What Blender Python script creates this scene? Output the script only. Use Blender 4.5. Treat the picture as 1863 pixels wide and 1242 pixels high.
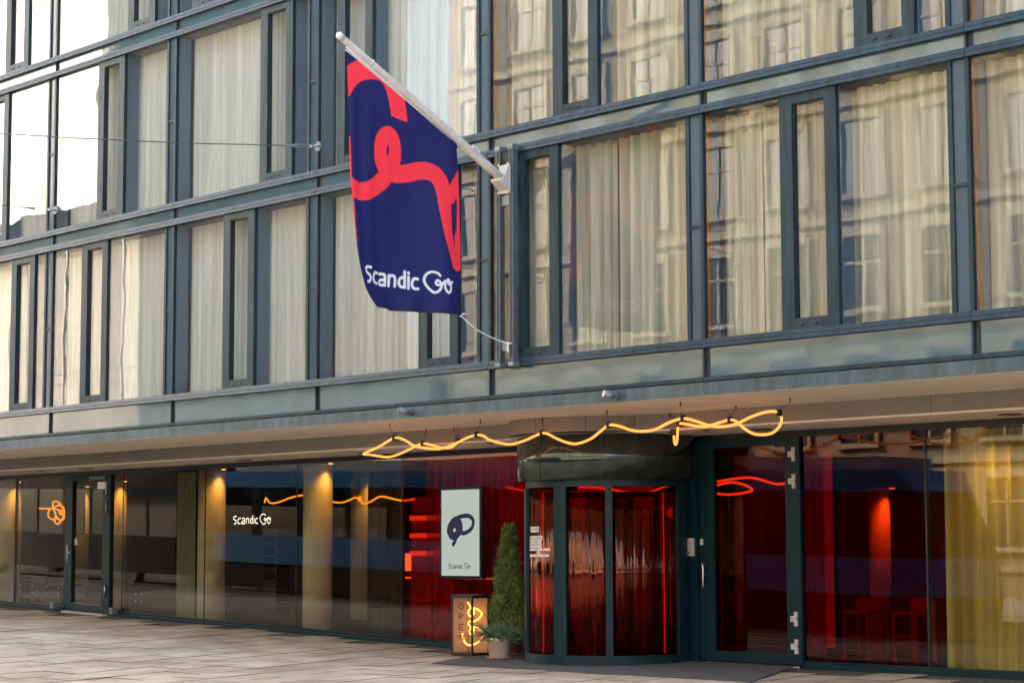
import bpy, bmesh, math, random
import numpy as np
from mathutils import Vector, Matrix, noise
random.seed(7)
R = math.radians
scene = bpy.context.scene
for o in list(bpy.data.objects):
    bpy.data.objects.remove(o)
col = scene.collection

# ------------------------------------------------------------------ camera
cd = bpy.data.cameras.new('camera'); cam = bpy.data.objects.new('camera', cd); col.objects.link(cam)
cd.sensor_width = 36; cd.lens = 72.78; cd.clip_end = 2000; cd.clip_start = 0.1
F = Vector((-0.73589631, 0.66967274, 0.09997516)); RT = Vector((0.67281351, 0.73980576, -0.00306848)); UP = Vector((0.07601708, -0.06500656, 0.9949852))
cam.matrix_world = Matrix(((RT.x, UP.x, -F.x, 33.342), (RT.y, UP.y, -F.y, -19.0326), (RT.z, UP.z, -F.z, 1.6), (0, 0, 0, 1)))
scene.camera = cam

# ------------------------------------------------------------------ sky, sun, exposure
SUN_DIR = Vector((-0.60, 0.62, 0.56)).normalized()          # towards the sun: low, behind the hotel
w = bpy.data.worlds.new('World'); scene.world = w; w.use_nodes = True
wn = w.node_tree.nodes; wn.clear()
sky = wn.new('ShaderNodeTexSky'); sky.sky_type = 'NISHITA'; sky.sun_disc = False
sky.sun_elevation = math.asin(SUN_DIR.z); sky.sun_rotation = math.atan2(SUN_DIR.x, SUN_DIR.y)
sky.air_density = 0.7; sky.dust_density = 7.0; sky.ozone_density = 0.2
bg = wn.new('ShaderNodeBackground'); bg.inputs['Strength'].default_value = 0.15
wo = wn.new('ShaderNodeOutputWorld')
w.node_tree.links.new(sky.outputs[0], bg.inputs[0]); w.node_tree.links.new(bg.outputs[0], wo.inputs[0])
sl = bpy.data.lights.new('sun', 'SUN'); sl.energy = 2.0; sl.angle = R(0.53); sl.color = (1.0, 0.86, 0.68)
so = bpy.data.objects.new('sun', sl); col.objects.link(so); so.rotation_euler = SUN_DIR.to_track_quat('Z', 'Y').to_euler()
so.location = (0, 30, 40)
vs = scene.view_settings
vs.view_transform = 'Standard'; vs.look = 'None'; vs.gamma = 1; vs.use_curve_mapping = False
vs.exposure = 3.3
scene.cycles.transparent_max_bounces = 24
scene.cycles.max_bounces = 10
scene.cycles.glossy_bounces = 5
scene.cycles.caustics_reflective = False
scene.cycles.caustics_refractive = False
scene.cycles.sample_clamp_indirect = 6
scene.cycles.use_denoising = True

# ------------------------------------------------------------------ materials
MATS = {}
def newmat(name):
    m = bpy.data.materials.new(name); m.use_nodes = True; MATS[name] = m
    return m, m.node_tree.nodes, m.node_tree.links
def ramp(n, stops):
    r = n.new('ShaderNodeValToRGB')
    while len(r.color_ramp.elements) < len(stops): r.color_ramp.elements.new(0.5)
    for e, (p, c) in zip(r.color_ramp.elements, stops): e.position = p; e.color = (*c, 1)
    return r
def pbr(name, c, rough=0.5, metal=0.0, var=0.0, scale=3.0, stretch=(1, 1, 1), bump=0.0, bscale=30.0, ior=1.5, coat=0.0, rvar=0.0, rnd=0.0):
    m, n, l = newmat(name); p = n['Principled BSDF']
    p.inputs['Roughness'].default_value = rough; p.inputs['Metallic'].default_value = metal
    p.inputs['IOR'].default_value = ior; p.inputs['Coat Weight'].default_value = coat
    p.inputs['Base Color'].default_value = (*c, 1)
    tc = n.new('ShaderNodeTexCoord'); mp = n.new('ShaderNodeMapping'); mp.inputs['Scale'].default_value = stretch
    geo = n.new('ShaderNodeNewGeometry'); l.new(geo.outputs['Position'], mp.inputs[0])
    if var or rvar:
        t = n.new('ShaderNodeTexNoise'); t.inputs['Scale'].default_value = scale; t.inputs['Detail'].default_value = 6; t.inputs['Roughness'].default_value = 0.6
        l.new(mp.outputs[0], t.inputs['Vector'])
        lo = tuple(max(0, x * (1 - var)) for x in c); hi = tuple(min(1, x * (1 + var)) for x in c)
        r = ramp(n, [(0.3, lo), (0.7, hi)]); l.new(t.outputs[0], r.inputs[0])
        out = r.outputs[0]
        if rnd:
            oi = n.new('ShaderNodeObjectInfo'); mr = n.new('ShaderNodeMapRange'); mr.inputs[3].default_value = 1 - rnd; mr.inputs[4].default_value = 1 + rnd
            l.new(oi.outputs['Random'], mr.inputs[0]); mx = n.new('ShaderNodeMix'); mx.data_type = 'RGBA'; mx.blend_type = 'MULTIPLY'; mx.inputs[0].default_value = 1
            l.new(out, mx.inputs[6]); l.new(mr.outputs[0], mx.inputs[7]); out = mx.outputs[2]
        l.new(out, p.inputs['Base Color'])
        if rvar:
            mr = n.new('ShaderNodeMapRange'); mr.inputs[3].default_value = rough - rvar; mr.inputs[4].default_value = rough + rvar
            l.new(t.outputs[0], mr.inputs[0]); l.new(mr.outputs[0], p.inputs['Roughness'])
    if bump:
        t2 = n.new('ShaderNodeTexNoise'); t2.inputs['Scale'].default_value = bscale; t2.inputs['Detail'].default_value = 5
        l.new(mp.outputs[0], t2.inputs['Vector'])
        b = n.new('ShaderNodeBump'); b.inputs['Strength'].default_value = bump; b.inputs['Distance'].default_value = 0.02
        l.new(t2.outputs[0], b.inputs['Height']); l.new(b.outputs[0], p.inputs['Normal'])
    return m
def glass(name, tint, r0, wave=0.0, wscale=0.8, vs_=1.0, gcol=(1, 1, 1)):
    """architectural glazing: clear tinted transmission plus a Schlick-weighted mirror, slightly wavy"""
    m, n, l = newmat(name); n.clear()
    tr = n.new('ShaderNodeBsdfTransparent'); tr.inputs[0].default_value = (*tint, 1)
    gl = n.new('ShaderNodeBsdfGlossy'); gl.inputs['Roughness'].default_value = 0.0; gl.inputs['Color'].default_value = (*gcol, 1)
    lw = n.new('ShaderNodeLayerWeight'); lw.inputs['Blend'].default_value = 0.5
    pw = n.new('ShaderNodeMath'); pw.operation = 'POWER'; pw.inputs[1].default_value = 4.0
    l.new(lw.outputs['Facing'], pw.inputs[0])
    mr = n.new('ShaderNodeMapRange'); mr.inputs[3].default_value = r0; mr.inputs[4].default_value = 1.0
    l.new(pw.outputs[0], mr.inputs[0])
    mx = n.new('ShaderNodeMixShader'); l.new(mr.outputs[0], mx.inputs[0]); l.new(tr.outputs[0], mx.inputs[1]); l.new(gl.outputs[0], mx.inputs[2])
    if wave:
        geo = n.new('ShaderNodeNewGeometry'); t = n.new('ShaderNodeTexNoise'); t.inputs['Scale'].default_value = wscale; t.inputs['Detail'].default_value = 2
        oi = n.new('ShaderNodeObjectInfo'); ad = n.new('ShaderNodeVectorMath'); ad.operation = 'MULTIPLY_ADD'
        ad.inputs[1].default_value = (1, 1, 1); cb = n.new('ShaderNodeCombineXYZ'); mu = n.new('ShaderNodeMath'); mu.operation = 'MULTIPLY'; mu.inputs[1].default_value = 40
        l.new(oi.outputs['Random'], mu.inputs[0]); l.new(mu.outputs[0], cb.inputs[0]); l.new(mu.outputs[0], cb.inputs[2])
        l.new(geo.outputs['Position'], ad.inputs[0]); l.new(cb.outputs[0], ad.inputs[2]); mp = n.new('ShaderNodeMapping'); mp.inputs['Scale'].default_value = (1, 1, vs_); l.new(ad.outputs[0], mp.inputs[0]); l.new(mp.outputs[0], t.inputs['Vector'])
        b = n.new('ShaderNodeBump'); b.inputs['Strength'].default_value = 1.0; b.inputs['Distance'].default_value = wave
        l.new(t.outputs[0], b.inputs['Height']); l.new(b.outputs[0], gl.inputs['Normal'])
    o = n.new('ShaderNodeOutputMaterial'); l.new(mx.outputs[0], o.inputs[0])
    return m
def emit(name, c, s):
    m, n, l = newmat(name); n.clear()
    e = n.new('ShaderNodeEmission'); e.inputs[0].default_value = (*c, 1); e.inputs[1].default_value = s
    o = n.new('ShaderNodeOutputMaterial'); l.new(e.outputs[0], o.inputs[0]); return m
def cloth(name, c, trans=0.35, var=0.12, scale=6.0, tc=None):
    m, n, l = newmat(name); p = n['Principled BSDF']; p.inputs['Roughness'].default_value = 0.9
    geo = n.new('ShaderNodeNewGeometry'); mp = n.new('ShaderNodeMapping'); mp.inputs['Scale'].default_value = (1, 1, 0.03)
    l.new(geo.outputs['Position'], mp.inputs[0])
    t = n.new('ShaderNodeTexNoise'); t.inputs['Scale'].default_value = scale; t.inputs['Detail'].default_value = 4; l.new(mp.outputs[0], t.inputs['Vector'])
    r = ramp(n, [(0.3, tuple(x * (1 - var) for x in c)), (0.7, tuple(min(1, x * (1 + var)) for x in c))]); l.new(t.outputs[0], r.inputs[0])
    l.new(r.outputs[0], p.inputs['Base Color'])
    ts = n.new('ShaderNodeBsdfTranslucent'); l.new(r.outputs[0], ts.inputs[0])
    mx = n.new('ShaderNodeMixShader'); mx.inputs[0].default_value = trans
    l.new(p.outputs[0], mx.inputs[1]); l.new(ts.outputs[0], mx.inputs[2]); l.new(mx.outputs[0], n['Material Output'].inputs[0])
    return m

pbr('frame', (0.020, 0.043, 0.050), 0.42, 0.0, 0.42, 3.0, (2.5, 1, 0.3), 0.02, 60, ior=1.28)
pbr('frame_groove', (0.012, 0.016, 0.02), 0.6)
pbr('timber', (0.23, 0.105, 0.045), 0.55, 0, 0.3, 6, (1, 1, 0.15))
pbr('lining', (0.10, 0.16, 0.23), 0.5)
pbr('door_frame', (0.006, 0.027, 0.033), 0.35, 0.0, 0.2, 3, ior=1.3)
pbr('drum_metal', (0.085, 0.105, 0.09), 0.10, 0.75, 0.25, 2.5, (3, 3, 0.3), 0.10, 1.6, rvar=0.04)
pbr('zinc', (0.055, 0.088, 0.10), 0.42, 0.35, 0.42, 2.6, (2.2, 1, 0.35), 0.05, 5, rvar=0.1, rnd=0.1)
pbr('spandrel', (0.055, 0.120, 0.135), 0.05, 0.0, 0.16, 1.3, ior=1.65, bump=0.10, bscale=1.4)
pbr('strip', (0.06, 0.10, 0.125), 0.10, 0.0, 0.1, 1.0, ior=1.3, bump=0.05, bscale=2)
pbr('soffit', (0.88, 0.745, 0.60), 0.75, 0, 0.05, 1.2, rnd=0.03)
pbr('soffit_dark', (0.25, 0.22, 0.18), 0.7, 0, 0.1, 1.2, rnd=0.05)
pbr('black', (0.012, 0.013, 0.013), 0.4)
pbr('black_gloss', (0.01, 0.01, 0.012), 0.2)
pbr('steel', (0.55, 0.54, 0.52), 0.28, 0.9)
pbr('galv', (0.20, 0.235, 0.235), 0.5, 0.5, 0.2, 8)
pbr('post_grey', (0.075, 0.09, 0.085), 0.6, 0, 0.25, 8)
pbr('white_paint', (0.55, 0.52, 0.46), 0.45, 0, 0.08, 12, bump=0.05)
pbr('pole_paint', (0.76, 0.69, 0.60), 0.45, 0, 0.14, 9, (1, 1, 1), 0.15, 25)
pbr('rope', (0.75, 0.71, 0.64), 0.9)
pbr('cable', (0.10, 0.10, 0.10), 0.5)
pbr('plaster', (0.66, 0.57, 0.40), 0.8, 0, 0.08, 2)
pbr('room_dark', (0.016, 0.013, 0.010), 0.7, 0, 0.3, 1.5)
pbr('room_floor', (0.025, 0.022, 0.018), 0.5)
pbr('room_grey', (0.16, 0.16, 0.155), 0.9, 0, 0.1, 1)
pbr('red_wall', (0.12, 0.012, 0.010), 0.6, 0, 0.2, 2)
pbr('wood_dark', (0.07, 0.04, 0.025), 0.5, 0, 0.25, 5, (1, 1, 0.2))
pbr('wood_green', (0.10, 0.14, 0.07), 0.5)
pbr('wood_red', (0.42, 0.06, 0.03), 0.5)
pbr('paver', (0.47, 0.39, 0.262), 0.75, 0, 0.26, 1.6, (1, 1, 1), 0.25, 22, rnd=0.07, rvar=0.1)
pbr('paver_base', (0.10, 0.085, 0.07), 0.9, 0, 0.3, 6, bump=0.2)
pbr('asphalt', (0.055, 0.053, 0.05), 0.85, 0, 0.25, 4, bump=0.3, bscale=80)
pbr('kerb', (0.33, 0.32, 0.30), 0.8, 0, 0.15, 4, bump=0.2)
pbr('mat_rubber', (0.085, 0.082, 0.07), 0.95, 0, 0.25, 5, bump=0.5, bscale=120)
pbr('sill_stone', (0.55, 0.48, 0.40), 0.7)
pbr('pot', (0.95, 0.80, 0.60), 0.7, 0, 0.07, 5, bump=0.05)
pbr('pot_terra', (0.34, 0.19, 0.12), 0.75, 0, 0.12, 5)
pbr('soil', (0.03, 0.022, 0.015), 0.95)
pbr('conifer', (0.13, 0.20, 0.04), 0.75, 0, 0.55, 9)
pbr('juniper', (0.11, 0.185, 0.075), 0.7, 0, 0.5, 10)
pbr('bark', (0.09, 0.06, 0.04), 0.9)
pbr('tram_blue', (0.002, 0.19, 0.50), 0.45, 0, 0.05, 1)
pbr('tram_dark', (0.007, 0.007, 0.008), 0.6, ior=1.25)
pbr('tram_grey', (0.35, 0.36, 0.37), 0.5)
pbr('stone_ochre', (0.21, 0.17, 0.115), 0.85, 0, 0.18, 0.8, bump=0.15, bscale=6)
pbr('stone_trim', (0.29, 0.25, 0.195), 0.8, 0, 0.1, 1.5)
pbr('render_grey', (0.28, 0.26, 0.22), 0.85, 0, 0.15, 0.8)
pbr('brick_dark', (0.18, 0.10, 0.075), 0.9, 0, 0.3, 2.5)
pbr('roof_slate', (0.07, 0.07, 0.075), 0.7)
pbr('win_dark', (0.03, 0.04, 0.05), 0.08, ior=1.7)
pbr('sheet_white', (0.86, 0.84, 0.79), 0.35, 0, 0.05, 0.4)
pbr('scaffold', (0.30, 0.30, 0.30), 0.5, 0.6)
pbr('ink', (0.006, 0.008, 0.09), 0.5)
pbr('lettering_white', (0.80, 0.79, 0.77), 0.6)
glass('glass_up', (0.93, 0.95, 0.93), 0.025, 0.0018, 0.6, 1.6)
glass('glass_casement', (0.93, 0.95, 0.93), 0.025, 0.0014, 0.7, 1.6)
glass('glass_shop', (0.85, 0.85, 0.78), 0.024, 0.0008, 0.5)
glass('glass_red', (0.86, 0.24, 0.08), 0.022, 0.0008, 0.5)
glass('glass_drum', (0.70, 0.13, 0.07), 0.075, 0.07, 7.0, 0.04, (1.0, 0.52, 0.32))
glass('glass_door', (0.72, 0.22, 0.15), 0.024, 0.0008, 0.5)
glass('glass_tram', (0.13, 0.13, 0.125), 0.05)
cloth('curtain', (0.89, 0.845, 0.75), 0.25, 0.20, 9.0)
cloth('curtain_warm_shaded', (0.60, 0.56, 0.43), 0.25, 0.45, 7.0)  # dimmer right-bay light and fold shade are put into this colour
cloth('curtain_yellow', (0.95, 0.57, 0.17), 0.3, 0.55, 3.0)  # strong colour streaks paint in the shading of the pleats
cloth('curtain_green', (0.34, 0.38, 0.24), 0.3, 0.2, 8.0)
cloth('curtain_grey', (0.11, 0.10, 0.075), 0.2, 0.3, 8.0)
cloth('curtain_red', (0.38, 0.13, 0.03), 0.45, 0.25, 10.0)
cloth('sheer_red', (0.36, 0.12, 0.03), 0.45, 0.3, 10.0)
_m = MATS['sheer_red']; _n = _m.node_tree.nodes; _l = _m.node_tree.links; _o = _n['Material Output']; _s = _o.inputs[0].links[0].from_socket
_t = _n.new('ShaderNodeBsdfTransparent'); _x = _n.new('ShaderNodeMixShader'); _x.inputs[0].default_value = 0.35; _l.new(_s, _x.inputs[1]); _l.new(_t.outputs[0], _x.inputs[2]); _l.new(_x.outputs[0], _o.inputs[0])
emit('neon', (1.0, 0.29, 0.06), 0.25)
emit('neon_in', (1.0, 0.27, 0.015), 0.20)
emit('neon_box', (1.0, 0.33, 0.04), .75)
emit('led_red', (1.0, 0.03, 0.02), 0.16)
emit('red_glow', (1.0, 0.025, 0.01), 0.020)
emit('led_warm', (1.0, 0.50, 0.14), .3)
emit('led_strip', (1.0, 0.36, 0.04), .10)
emit('lamp_warm', (1.0, 0.72, 0.40), .3)
emit('screen_white', (0.78, 0.86, 0.79), 0.062)
emit('sign_white', (1.0, 0.93, 0.85), 0.22)

m = MATS['paver']; n = m.node_tree.nodes; l = m.node_tree.links; p = n['Principled BSDF']
src = p.inputs['Base Color'].links[0].from_socket
geo = n.new('ShaderNodeNewGeometry'); vo = n.new('ShaderNodeTexVoronoi'); vo.inputs['Scale'].default_value = 1.7; l.new(geo.outputs['Position'], vo.inputs['Vector'])
st_ = ramp(n, [(0.035, (0.55, 0.52, 0.48)), (0.075, (1, 1, 1))]); l.new(vo.outputs['Distance'], st_.inputs[0])
t = n.new('ShaderNodeTexNoise'); t.inputs['Scale'].default_value = 0.55; t.inputs['Detail'].default_value = 7; t.inputs['Roughness'].default_value = 0.7; l.new(geo.outputs['Position'], t.inputs['Vector'])
st2 = ramp(n, [(0.40, (0.70, 0.66, 0.60)), (0.56, (1, 1, 1))]); l.new(t.outputs[0], st2.inputs[0])
for st in (st_, st2):
    mx = n.new('ShaderNodeMix'); mx.data_type = 'RGBA'; mx.blend_type = 'MULTIPLY'; mx.inputs[0].default_value = 1
    l.new(src, mx.inputs[6]); l.new(st.outputs[0], mx.inputs[7]); src = mx.outputs[2]
l.new(src, p.inputs['Base Color'])
# ribbed translucent light-box panel (acrylic)
m, n, l = newmat('acrylic_ribbed'); n.clear()
tr = n.new('ShaderNodeBsdfTransparent'); tr.inputs[0].default_value = (0.95, 0.85, 0.75, 1)
df = n.new('ShaderNodeBsdfTranslucent'); df.inputs[0].default_value = (0.8, 0.66, 0.52, 1)
dd = n.new('ShaderNodeBsdfPrincipled'); dd.inputs['Base Color'].default_value = (0.30, 0.22, 0.20, 1); dd.inputs['Roughness'].default_value = 0.2
m1 = n.new('ShaderNodeMixShader'); m1.inputs[0].default_value = 0.5; l.new(df.outputs[0], m1.inputs[1]); l.new(dd.outputs[0], m1.inputs[2])
m2 = n.new('ShaderNodeMixShader'); m2.inputs[0].default_value = 0.30; l.new(tr.outputs[0], m2.inputs[1]); l.new(m1.outputs[0], m2.inputs[2])
o_ = n.new('ShaderNodeOutputMaterial'); l.new(m2.outputs[0], o_.inputs[0])
# flag cloth: printed colours come from the mesh's own colour attribute
m, n, l = newmat('flag_print'); p = n['Principled BSDF']; p.inputs['Roughness'].default_value = 0.75
at = n.new('ShaderNodeAttribute'); at.attribute_name = 'print'; l.new(at.outputs['Color'], p.inputs['Base Color'])
ts = n.new('ShaderNodeBsdfTranslucent'); l.new(at.outputs['Color'], ts.inputs[0])
mx = n.new('ShaderNodeMixShader'); mx.inputs[0].default_value = 0.3; l.new(p.outputs[0], mx.inputs[1]); l.new(ts.outputs[0], mx.inputs[2]); l.new(mx.outputs[0], n['Material Output'].inputs[0])
geo = n.new('ShaderNodeNewGeometry'); t = n.new('ShaderNodeTexNoise'); t.inputs['Scale'].default_value = 9; l.new(geo.outputs['Position'], t.inputs['Vector'])
b = n.new('ShaderNodeBump'); b.inputs['Strength'].default_value = 0.25; b.inputs['Distance'].default_value = 0.02; l.new(t.outputs[0], b.inputs['Height']); l.new(b.outputs[0], p.inputs['Normal'])

# ------------------------------------------------------------------ helpers
def tag(o, label=None, cat=None, group=None, kind=None):
    if label: o['label'] = label
    if cat: o['category'] = cat
    if group: o['group'] = group
    if kind: o['kind'] = kind
    return o
def empty(name, loc=(0, 0, 0), label=None, cat=None, group=None):
    o = bpy.data.objects.new(name, None); col.objects.link(o); o.location = loc; o.empty_display_size = 0.1
    return tag(o, label, cat, group)
def link(name, me, mat, parent=None, loc=None, smooth=False):
    if mat and not me.materials: me.materials.append(MATS[mat])
    if smooth:
        for p in me.polygons: p.use_smooth = True
    o = bpy.data.objects.new(name, me); col.objects.link(o)
    if parent:
        o.parent = parent
        # meshes are written in world coordinates: undo the parent's placement
        pm = Matrix.Translation(parent.location) if parent.type == 'EMPTY' else Matrix()
        q = parent.parent
        if parent.type != 'EMPTY' and q: pm = Matrix()
        o.matrix_parent_inverse = pm.inverted()
    if loc: o.location = loc
    return o
class MB:
    def __init__(s): s.v = []; s.f = []
    def add(s, v, f):
        k = len(s.v); s.v += [tuple(x) for x in v]; s.f += [tuple(i + k for i in q) for q in f]; return s
    def box(s, x0, x1, y0, y1, z0, z1):
        return s.hexa([(x0, y0, z0), (x1, y0, z0), (x1, y1, z0), (x0, y1, z0), (x0, y0, z1), (x1, y0, z1), (x1, y1, z1), (x0, y1, z1)])
    def hexa(s, v):
        return s.add(v, [(0, 3, 2, 1), (4, 5, 6, 7), (0, 1, 5, 4), (1, 2, 6, 5), (2, 3, 7, 6), (3, 0, 4, 7)])
    def slab(s, x0, x1, y0, y1, b0, b1, t0, t1):      # box whose bottom and top may slope along X
        return s.hexa([(x0, y0, b0), (x1, y0, b1), (x1, y1, b1), (x0, y1, b0), (x0, y0, t0), (x1, y0, t1), (x1, y1, t1), (x0, y1, t0)])
    def prism(s, prof, x0, x1):                       # profile (y, z) extruded along X
        n = len(prof); v = [(x0, y, z) for y, z in prof] + [(x1, y, z) for y, z in prof]
        f = [(i, i + n, (i + 1) % n + n, (i + 1) % n) for i in range(n)] + [tuple(range(n)), tuple(range(2 * n - 1, n - 1, -1))]
        return s.add(v, f)
    def tube(s, pts, r, seg=8, cap=True, squash=None):
        pts = [Vector(p) for p in pts]; n = len(pts)
        rr = r if isinstance(r, (list, tuple)) else [r] * n
        T = [(pts[min(i + 1, n - 1)] - pts[max(i - 1, 0)]).normalized() for i in range(n)]
        a = Vector((0, 0, 1)) if abs(T[0].z) < 0.9 else Vector((1, 0, 0))
        N = (a - T[0] * a.dot(T[0])).normalized(); V = []
        for i in range(n):
            N = N - T[i] * N.dot(T[i]); N.normalize(); B = T[i].cross(N)
            for k in range(seg):
                an = 2 * math.pi * k / seg; d = (N * math.cos(an) + B * math.sin(an)) * rr[i]
                if squash is not None: d = d - squash * d.dot(squash) * 0.7
                V.append(pts[i] + d)
        Fc = [(i * seg + k, i * seg + (k + 1) % seg, (i + 1) * seg + (k + 1) % seg, (i + 1) * seg + k) for i in range(n - 1) for k in range(seg)]
        if cap: Fc += [tuple(range(seg - 1, -1, -1)), tuple(range((n - 1) * seg, n * seg))]
        return s.add(V, Fc)
    def cyl(s, c, r, z0, z1, seg=24, r2=None):
        r2 = r if r2 is None else r2
        return s.tube([(c[0], c[1], z0), (c[0], c[1], z1)], [r, r2], seg)
    def lathe(s, c, prof, seg=28):                    # prof: (radius, z)
        V = [(c[0] + r * math.cos(2 * math.pi * k / seg), c[1] + r * math.sin(2 * math.pi * k / seg), z) for r, z in prof for k in range(seg)]
        Fc = [(i * seg + k, i * seg + (k + 1) % seg, (i + 1) * seg + (k + 1) % seg, (i + 1) * seg + k) for i in range(len(prof) - 1) for k in range(seg)]
        return s.add(V, Fc)
    def arcwall(s, c, r0, r1, a0, a1, z0, z1, seg=24):  # curved wall sector, angles in degrees
        V = []; Fc = []
        for i in range(seg + 1):
            a = R(a0 + (a1 - a0) * i / seg); cs, sn = math.cos(a), math.sin(a)
            V += [(c[0] + r0 * cs, c[1] + r0 * sn, z0), (c[0] + r1 * cs, c[1] + r1 * sn, z0), (c[0] + r1 * cs, c[1] + r1 * sn, z1), (c[0] + r0 * cs, c[1] + r0 * sn, z1)]
        for i in range(seg):
            k = 4 * i
            Fc += [(k + j, k + (j + 1) % 4, k + 4 + (j + 1) % 4, k + 4 + j) for j in range(4)]
        Fc += [(3, 2, 1, 0), (4 * seg, 4 * seg + 1, 4 * seg + 2, 4 * seg + 3)]
        return s.add(V, Fc)
    def mesh(s, name):
        me = bpy.data.meshes.new(name); me.from_pydata(s.v, [], s.f); me.update()
        bm = bmesh.new(); bm.from_mesh(me); bmesh.ops.recalc_face_normals(bm, faces=bm.faces); bm.to_mesh(me); bm.free()
        return me
    def build(s, name, mat, parent=None, smooth=False, bevel=0.0):
        o = link(name, s.mesh(name), mat, parent, smooth=smooth)
        if bevel:
            bv = o.modifiers.new('bevel', 'BEVEL'); bv.width = bevel; bv.segments = 2; bv.limit_method = 'ANGLE'
        return o
def B(name, mat, parent, *a, bevel=0.0): return MB().box(*a).build(name, mat, parent, bevel=bevel)
def struct(o): o['kind'] = 'structure'; return o
def spline(pts, sub=6):
    P = [Vector(p) for p in pts]; out = []
    for i in range(len(P) - 1):
        p0, p1, p2, p3 = P[max(i - 1, 0)], P[i], P[i + 1], P[min(i + 2, len(P) - 1)]
        for k in range(sub):
            t = k / sub
            out.append(0.5 * ((2 * p1) + (p2 - p0) * t + (2 * p0 - 5 * p1 + 4 * p2 - p3) * t * t + (3 * p1 - p0 - 3 * p2 + p3) * t ** 3))
    out.append(P[-1]); return out
def g(X): return -0.02 + max(0.0, min(48, 8.5 - X)) * 0.0285          # pavement level along the shop front
def gz(X, Y): return g(X) - 0.02 * (3.3 - max(Y, -4.0))

# ------------------------------------------------------------------ ground, pavement, road
xs = [-600, -39.5, 8.5, 600]
def sheet(name, mat, y0, y1, dz, parent=None, extra=()):
    ys = [y0] + [y for y in extra if y0 < y < y1] + [y1]
    v = [(x, y, gz(x, y) + dz) for y in ys for x in xs]; n = len(xs)
    f = [(j * n + i, j * n + i + 1, (j + 1) * n + i + 1, (j + 1) * n + i) for j in range(len(ys) - 1) for i in range(n - 1)]
    return MB().add(v, f).build(name, mat, parent)
struct(sheet('ground', 'asphalt', -600, 600, -0.20, extra=(-4.0,)))
road = struct(sheet('road', 'asphalt', -16.0, -6.2, -0.165))
for yy in (-9.7, -11.15):
    MB().hexa([(x, y, gz(x, y) + z) for z in (-0.16, -0.150) for x, y in ((-39, yy), (8.5, yy), (8.5, yy + .07), (-39, yy + .07))]).build('tram_rail', 'steel', road)
pave = struct(sheet('pavement', 'paver_base', -6.0, 3.42, -0.022, extra=(-4.0,)))
kerb = MB()
for a, b_ in ((-39.5, 8.5), (8.5, 60)):
    kerb.hexa([(x, y, gz(x, -6) + z) for z in (-0.25, -0.005) for x, y in ((a, -6.2), (b_, -6.2), (b_, -6.003), (a, -6.003))])
struct(kerb.build('kerb', 'kerb'))
far_pave = struct(sheet('far_pavement', 'kerb', -27.5, -16.0, -0.06))
# paving slabs: laid on a grid turned about ten degrees from the facade, running bond
PA = R(11); ex = Vector((math.cos(PA), math.sin(PA), 0)); ey = Vector((-math.sin(PA), math.cos(PA), 0))
PW, PL, GAP = 0.72, 1.08, 0.020
def paver_mesh(i, w_, l_):
    rnd = random.Random(i); b_ = 0.006; h = 0.02
    m_ = MB(); x, y = w_ / 2 - GAP / 2, l_ / 2 - GAP / 2
    v = [(-x, -y, -.03), (x, -y, -.03), (x, y, -.03), (-x, y, -.03), (-x, -y, h - b_), (x, -y, h - b_), (x, y, h - b_), (-x, y, h - b_),
         (-x + b_, -y + b_, h), (x - b_, -y + b_, h), (x - b_, y - b_, h), (-x + b_, y - b_, h)]
    m_.add(v, [(0, 1, 5, 4), (1, 2, 6, 5), (2, 3, 7, 6), (3, 0, 4, 7), (4, 5, 9, 8), (5, 6, 10, 9), (6, 7, 11, 10), (7, 4, 8, 11), (8, 9, 10, 11)])
    me = m_.mesh('paver'); me.materials.append(MATS['paver']); me.materials.append(MATS['paver_base'])
    for p in me.polygons: p.material_index = 0 if abs(p.normal.z) > .95 else 1
    return me
pv = paver_mesh(0, PW, PL)
cand = []
for i in range(-40, 60):
    jit = random.uniform(-.2, .2)
    for j in range(-30, 30):
        c = Vector((4, 0, 0)) + ex * (i * PW) + ey * ((j + (0.5 if i % 2 else 0.0) + jit) * PL)
        if not (-15 < c.x < 26 and -5.6 < c.y < 2.85): continue
        # visible wedge of pavement seen from the photographer's side
        A_, B_, C_ = Vector((8.0, -5.3, 0)), Vector((18.6, 2.8, 0)), Vector((-8.2, 3.4, 0))
        side = lambda p, q: (q.x - p.x) * (c.y - p.y) - (q.y - p.y) * (c.x - p.x)
        vis = side(A_, B_) > -10 and side(C_, A_) > -14
        cand.append((not vis, (c - Vector((33.3, -19, 0))).length, c))
cand.sort(key=lambda t: (t[0], t[1]))
rest = MB()
for k, (nv, d, c) in enumerate(cand):
    X = (gz(c.x + .3, c.y) - gz(c.x - .3, c.y)) / .6; Y = (gz(c.x, c.y + .3) - gz(c.x, c.y - .3)) / .6
    tx = Vector((ex.x, ex.y, X * ex.x + Y * ex.y)).normalized(); ty = Vector((ey.x, ey.y, X * ey.x + Y * ey.y)); ty = (ty - tx * ty.dot(tx)).normalized(); tz = tx.cross(ty)
    dz = random.uniform(-.004, .003)
    M_ = Matrix(((tx.x, ty.x, tz.x, c.x), (tx.y, ty.y, tz.y, c.y), (tx.z, ty.z, tz.z, gz(c.x, c.y) - 0.02 + dz), (0, 0, 0, 1)))
    if k < 300:
        o = bpy.data.objects.new('paver', pv); col.objects.link(o); o.parent = pave; o.matrix_world = M_
    else:
        rest.add([M_ @ v.co for v in pv.vertices], [tuple(p.vertices) for p in pv.polygons])
rp = rest.build('paving', 'paver', pave); rp['kind'] = 'stuff'
rp.data.materials.append(MATS['paver_base'])
for p in rp.data.polygons: p.material_index = 0 if abs(p.normal.z) > .95 else 1

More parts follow.
